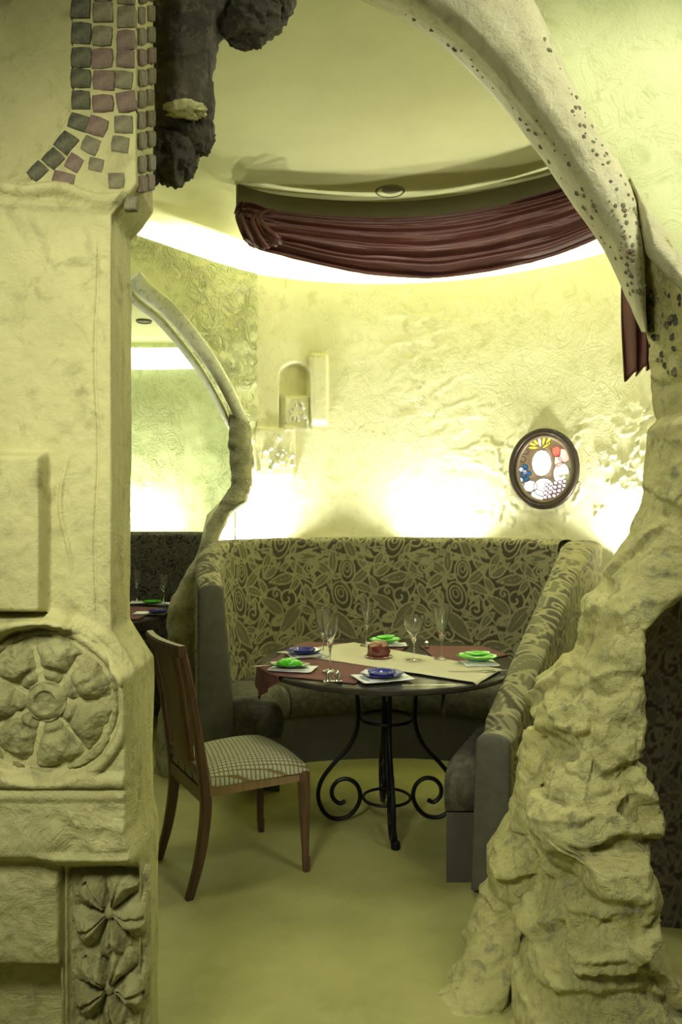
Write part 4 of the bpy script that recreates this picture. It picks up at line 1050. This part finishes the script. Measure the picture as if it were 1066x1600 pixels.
# red stone candle holder
x, y = on_z(592, 1030, TZ); t = empty('candle_holder', (x, y, TZ+.010)); tag(t, 'ruby red faceted stone holder in the middle of the table', 'candle holder')
bm = bmesh.new(); bmesh.ops.create_icosphere(bm, subdivisions=2, radius=1); co = np.array([v_.co[:] for v_ in bm.verts]); fs = [[q.index for q in f_.verts] for f_ in bm.faces]; bm.free()
co = co*(1+.22*fbm(co, 2.2, 2))[:, None]; co[:, 2] = np.maximum(co[:, 2], -.45)
obj('stone', co*np.array([.055, .05, .052])+np.array([0, 0, .028]), fs, RUBY, t, False)
MB().lathe([(.05, 0), (.062, .002), (.064, .006), (.058, .009), (.05, .006)], n=28).build('saucer', RUBY, t)
# salt shaker set and cutlery
x, y = on_z(520, 1068, TZ); t = empty('cruet_set', (x, y, TZ+.006)); tag(t, 'small silver salt and pepper set at the front edge of the table', 'shaker')
for dx in (-.018, .018): MB().lathe([(.013, 0), (.015, .004), (.009, .016), (.012, .03), (.010, .04), (.004, .048)], (dx, 0, 0), 16).build('shaker', SILVER, t)
MB().box((0, 0, .004), (.075, .035, .005), .1, .001).build('tray', SILVER, t)
def cutlery(kind, px, py, rot, lab):
    x, y = on_z(px, py, TZ+.01); t = empty(kind, (x, y, TZ+.012), rot); tag(t, lab, kind)
    MB().box((-.05, 0, 0), (.10, .010, .003), 0, .001).build('handle', SILVER, t)
    if kind == 'knife': MB().box((.055, 0, 0), (.11, .016, .0015), 0, .0005).build('blade', SILVER, t)
    else:
        MB().box((.02, 0, 0), (.045, .006, .003), 0, .0008).box((.052, 0, .001), (.022, .022, .0025), 0, .0008).build('neck', SILVER, t)
        for dy in (-.008, -.0027, .0027, .008): MB().box((.080, dy, .002), (.038, .0025, .002)).build('tine', SILVER, t)
cutlery('knife', 772, 1048, .05, 'silver knife at the right edge of the table beside the green dishes')
cutlery('fork', 738, 1050, -.1, 'silver fork lying on the cream runner at the right')
cutlery('knife', 668, 1071, .08, 'silver knife along the front rim of the table')
cutlery('fork', 398+30, 1040, .3, 'silver fork on the maroon cloth at the far left')
x, y = on_z(667, 1014, TZ); t = empty('pepper_pot', (x, y, TZ+.008)); tag(t, 'tiny dark pepper pot at the rear of the table', 'shaker')
MB().lathe([(.012, 0), (.014, .004), (.009, .014), (.011, .024), (.004, .032)], n=16).build('body', SILVER, t)

# ------------------------------------------------------------------ far booth table
ft = table(-1.70, 5.0, 'far round table with dark iron legs seen through the left arch', .57)
def onfar(px, py, z=TZ): return on_z(px, py, z)
bx_ = [(-.5, -.35), (.5, -.35), (.5, .30), (-.5, .30)]
n = 30; A, B = np.meshgrid(np.linspace(-.45, .45, n), np.linspace(-.30, .26, n), indexing='ij'); 
tag(obj('tablecloth', np.stack([A-1.70, B+5.0, A*0+TZ+.004], -1), grid_faces(n, n), MAROON), 'maroon cloth on the far table behind the left arch', 'tablecloth').modifiers.new('t', 'SOLIDIFY').thickness = .003
def far_nap(px, py, lab, w_=.2): 
    x, y = onfar(px, py); t = tag(MB().box((0, 0, .005), (w_, .11, .008), 0, .002).build('napkin', NAPK), lab, 'napkin'); t.location = (x, y, TZ+.008); t.rotation_euler.z = random.uniform(-.2, .2)
far_nap(235, 961, 'white napkin at the front of the far table'); far_nap(222, 944, 'white napkin at the rear left of the far table', .16); far_nap(252, 946, 'white napkin at the rear right of the far table', .16)
def far_dish(px, py, mat, lab):
    x, y = onfar(px, py, TZ+.015); t = MB().lathe([(.03, 0), (.035, .001), (.07, .012), (.072, .015), (.06, .012), (.002, .006)], n=20).build('dish', mat); tag(t, lab, 'dish'); t.location = (x, y, TZ+.018)
far_dish(238, 943, GREEN, 'small green dish at the rear of the far table'); far_dish(248, 958, BLUE, 'small blue dish at the front of the far table')
def far_glass(px, py, H, lab):
    x, y = onfar(px, py); t = empty('wine_glass', (x, y, TZ+.016)); tag(t, lab, 'glass')
    MB().lathe([(.033, 0), (.012, .006), (.0035, .02), (.0035, H*.42), (.01, H*.44)], n=16).build('stem', GLASS, t)
    MB().lathe([(.008, H*.42), (.03, H*.6), (.038, H), (.0365, H), (.0285, H*.6), (.003, H*.44)], n=24, caps=False).build('bowl', GLASS, t)
far_glass(214, 944, .23, 'wine glass at the left of the far table, half behind the pillar'); far_glass(256, 948, .21, 'wine glass at the right of the far table beside the rock column')

# ------------------------------------------------------------------ chair
ch = empty('dining_chair', (-.4385, 3.095, 0), math.atan2(.225, .381)); tag(ch, 'dark wooden dining chair with checked green seat in front of the table', 'chair')
# local x = forward, y = left
def bar(path, ws, parent, name, mat):   # rectangular tapered section sweep; ws=(wx,wy) per point
    q = [Vector(p) for p in path]; v = []
    for p, (a, b) in zip(q, ws):
        c_ = min(a, b)*.22
        for dx, dy in ((-a/2+c_, -b/2), (a/2-c_, -b/2), (a/2, -b/2+c_), (a/2, b/2-c_), (a/2-c_, b/2), (-a/2+c_, b/2), (-a/2, b/2-c_), (-a/2, -b/2+c_)): v.append((p.x+dx, p.y+dy, p.z))
    n_ = len(q); f = grid_faces(n_, 8, True)+[tuple(range(8))[::-1], tuple(range((n_-1)*8, n_*8))]
    o = obj(name, v, f, mat, parent); o.data.set_sharp_from_angle(angle=math.radians(35)); return o
RB, RF, HW, HF = -.215, .215, .185, .215
for s_ in (-1, 1):
    pts = crom([(RB-.035, s_*HW, 0), (RB+.005, s_*HW, .14), (RB+.028, s_*HW, .30), (RB+.022, s_*HW, .42), (RB, s_*HW, .58), (RB-.03, s_*HW, .76), (RB-.065, s_*HW, .925)], 30)
    bar(pts, [(.030+.012*math.sin(math.pi*min(1, i/22)), .034) for i in range(30)], ch, 'leg', WOOD)
    pts = [(RF+.008, s_*HF, 0), (RF+.006, s_*HF, .055), (RF+.004, s_*HF, .06), (RF, s_*HF, .20), (RF-.006, s_*HF, .37), (RF-.006, s_*HF, .405)]
    bar(pts, [(.026, .026), (.030, .030), (.025, .025), (.034, .034), (.044, .044), (.044, .044)], ch, 'leg', WOOD)
# rails
def railpiece(a, b, h0, h1, th, mat=WOODL, bow=0):
    a, b = Vector(a), Vector(b); n_ = 14; v = []; nrm_ = Vector((-(b-a).y, (b-a).x, 0)).normalized()
    for i in range(n_):
        t = i/(n_-1); p = a.lerp(b, t)+nrm_*bow*math.sin(math.pi*t)
        for s2, z in ((-1, h0), (1, h0), (1, h1), (-1, h1)): v.append((p.x+nrm_.x*th/2*s2, p.y+nrm_.y*th/2*s2, z))
    return obj('rail', v, grid_faces(n_, 4, True)+[(0, 1, 2, 3), (n_*4-1, n_*4-2, n_*4-3, n_*4-4)], mat, ch, False)
railpiece((RB+.02, -HW, 0), (RF, -HF, 0), .365, .405, .024); railpiece((RB+.02, HW, 0), (RF, HF, 0), .365, .405, .024)
railpiece((RF, -HF, 0), (RF, HF, 0), .365, .405, .024, bow=-.015); railpiece((RB+.02, -HW, 0), (RB+.02, HW, 0), .345, .395, .022, WOOD)
# seat cushion
n1, n2 = 50, 50; A, B = np.meshgrid(np.linspace(-1, 1, n1), np.linspace(-1, 1, n2), indexing='ij')
hw = (HW+.012)*(1-(A+1)/2)+(HF+.022)*(A+1)/2
Xc = A*(RF-RB+.01)/2+.020-.012*B*B*(A > 0)*A; Yc = B*hw
dome = np.power(np.clip(1-A**4, 0, 1), .5)*np.power(np.clip(1-B**4, 0, 1), .5)
Zt = .400+.028*np.power(np.clip(1-np.maximum(np.abs(A), np.abs(B))**8, 0, 1), .35)+.046*dome*(1-.35*(A*A+B*B))
inn_b = np.stack([Xc, Yc, np.full_like(Xc, .398)], -1); tp = np.stack([Xc, Yc, Zt], -1)
obj('seat', tp, grid_faces(n1, n2, flip=True), CHECK, ch)
# backrest: splat + crest + lower rail
def backx(z): return np.interp(z, [.42, .58, .76, .925], [RB+.022, RB, RB-.03, RB-.065])
zs2 = np.linspace(.455, .905, 16); v = []
for z in zs2:
    wd = .105+.025*(z-.455)/.45
    for th_ in (-.007, .007):
        for k in range(9):
            u_ = -1+k/4; y_ = .02+u_*wd; v.append((backx(z)+th_-.016*(1-u_*u_), y_, z))
f = []
for i in range(15):
    for k in range(8):
        a = i*18+k; f.append((a, a+1, a+19, a+18)); a += 9; f.append((a, a+18, a+19, a+1))
    a = i*18; f.append((a, a+18, a+27, a+9)); a += 8; f.append((a, a+9, a+27, a+18))
obj('splat', v, f, WOOD, ch)
v = []
for i in range(15):
    u_ = -1+i/7; y_ = u_*(HW+.02); xo = backx(.925)-.022*(1-u_*u_)
    for dx, z in ((-.016, .895), (.014, .895), (.016, .930), (.010, .938), (-.014, .938), (-.019, .930)): v.append((xo+dx, y_, z))
obj('crest_rail', v, grid_faces(15, 6, True)+[tuple(range(6))[::-1], tuple(range(84, 90))], WOOD, ch).data.set_sharp_from_angle(angle=.5)
MB().box((float(backx(.44))-.004, 0, .455), (.024, HW*2, .034), 0, .004).build('lower_rail', WOOD, ch)
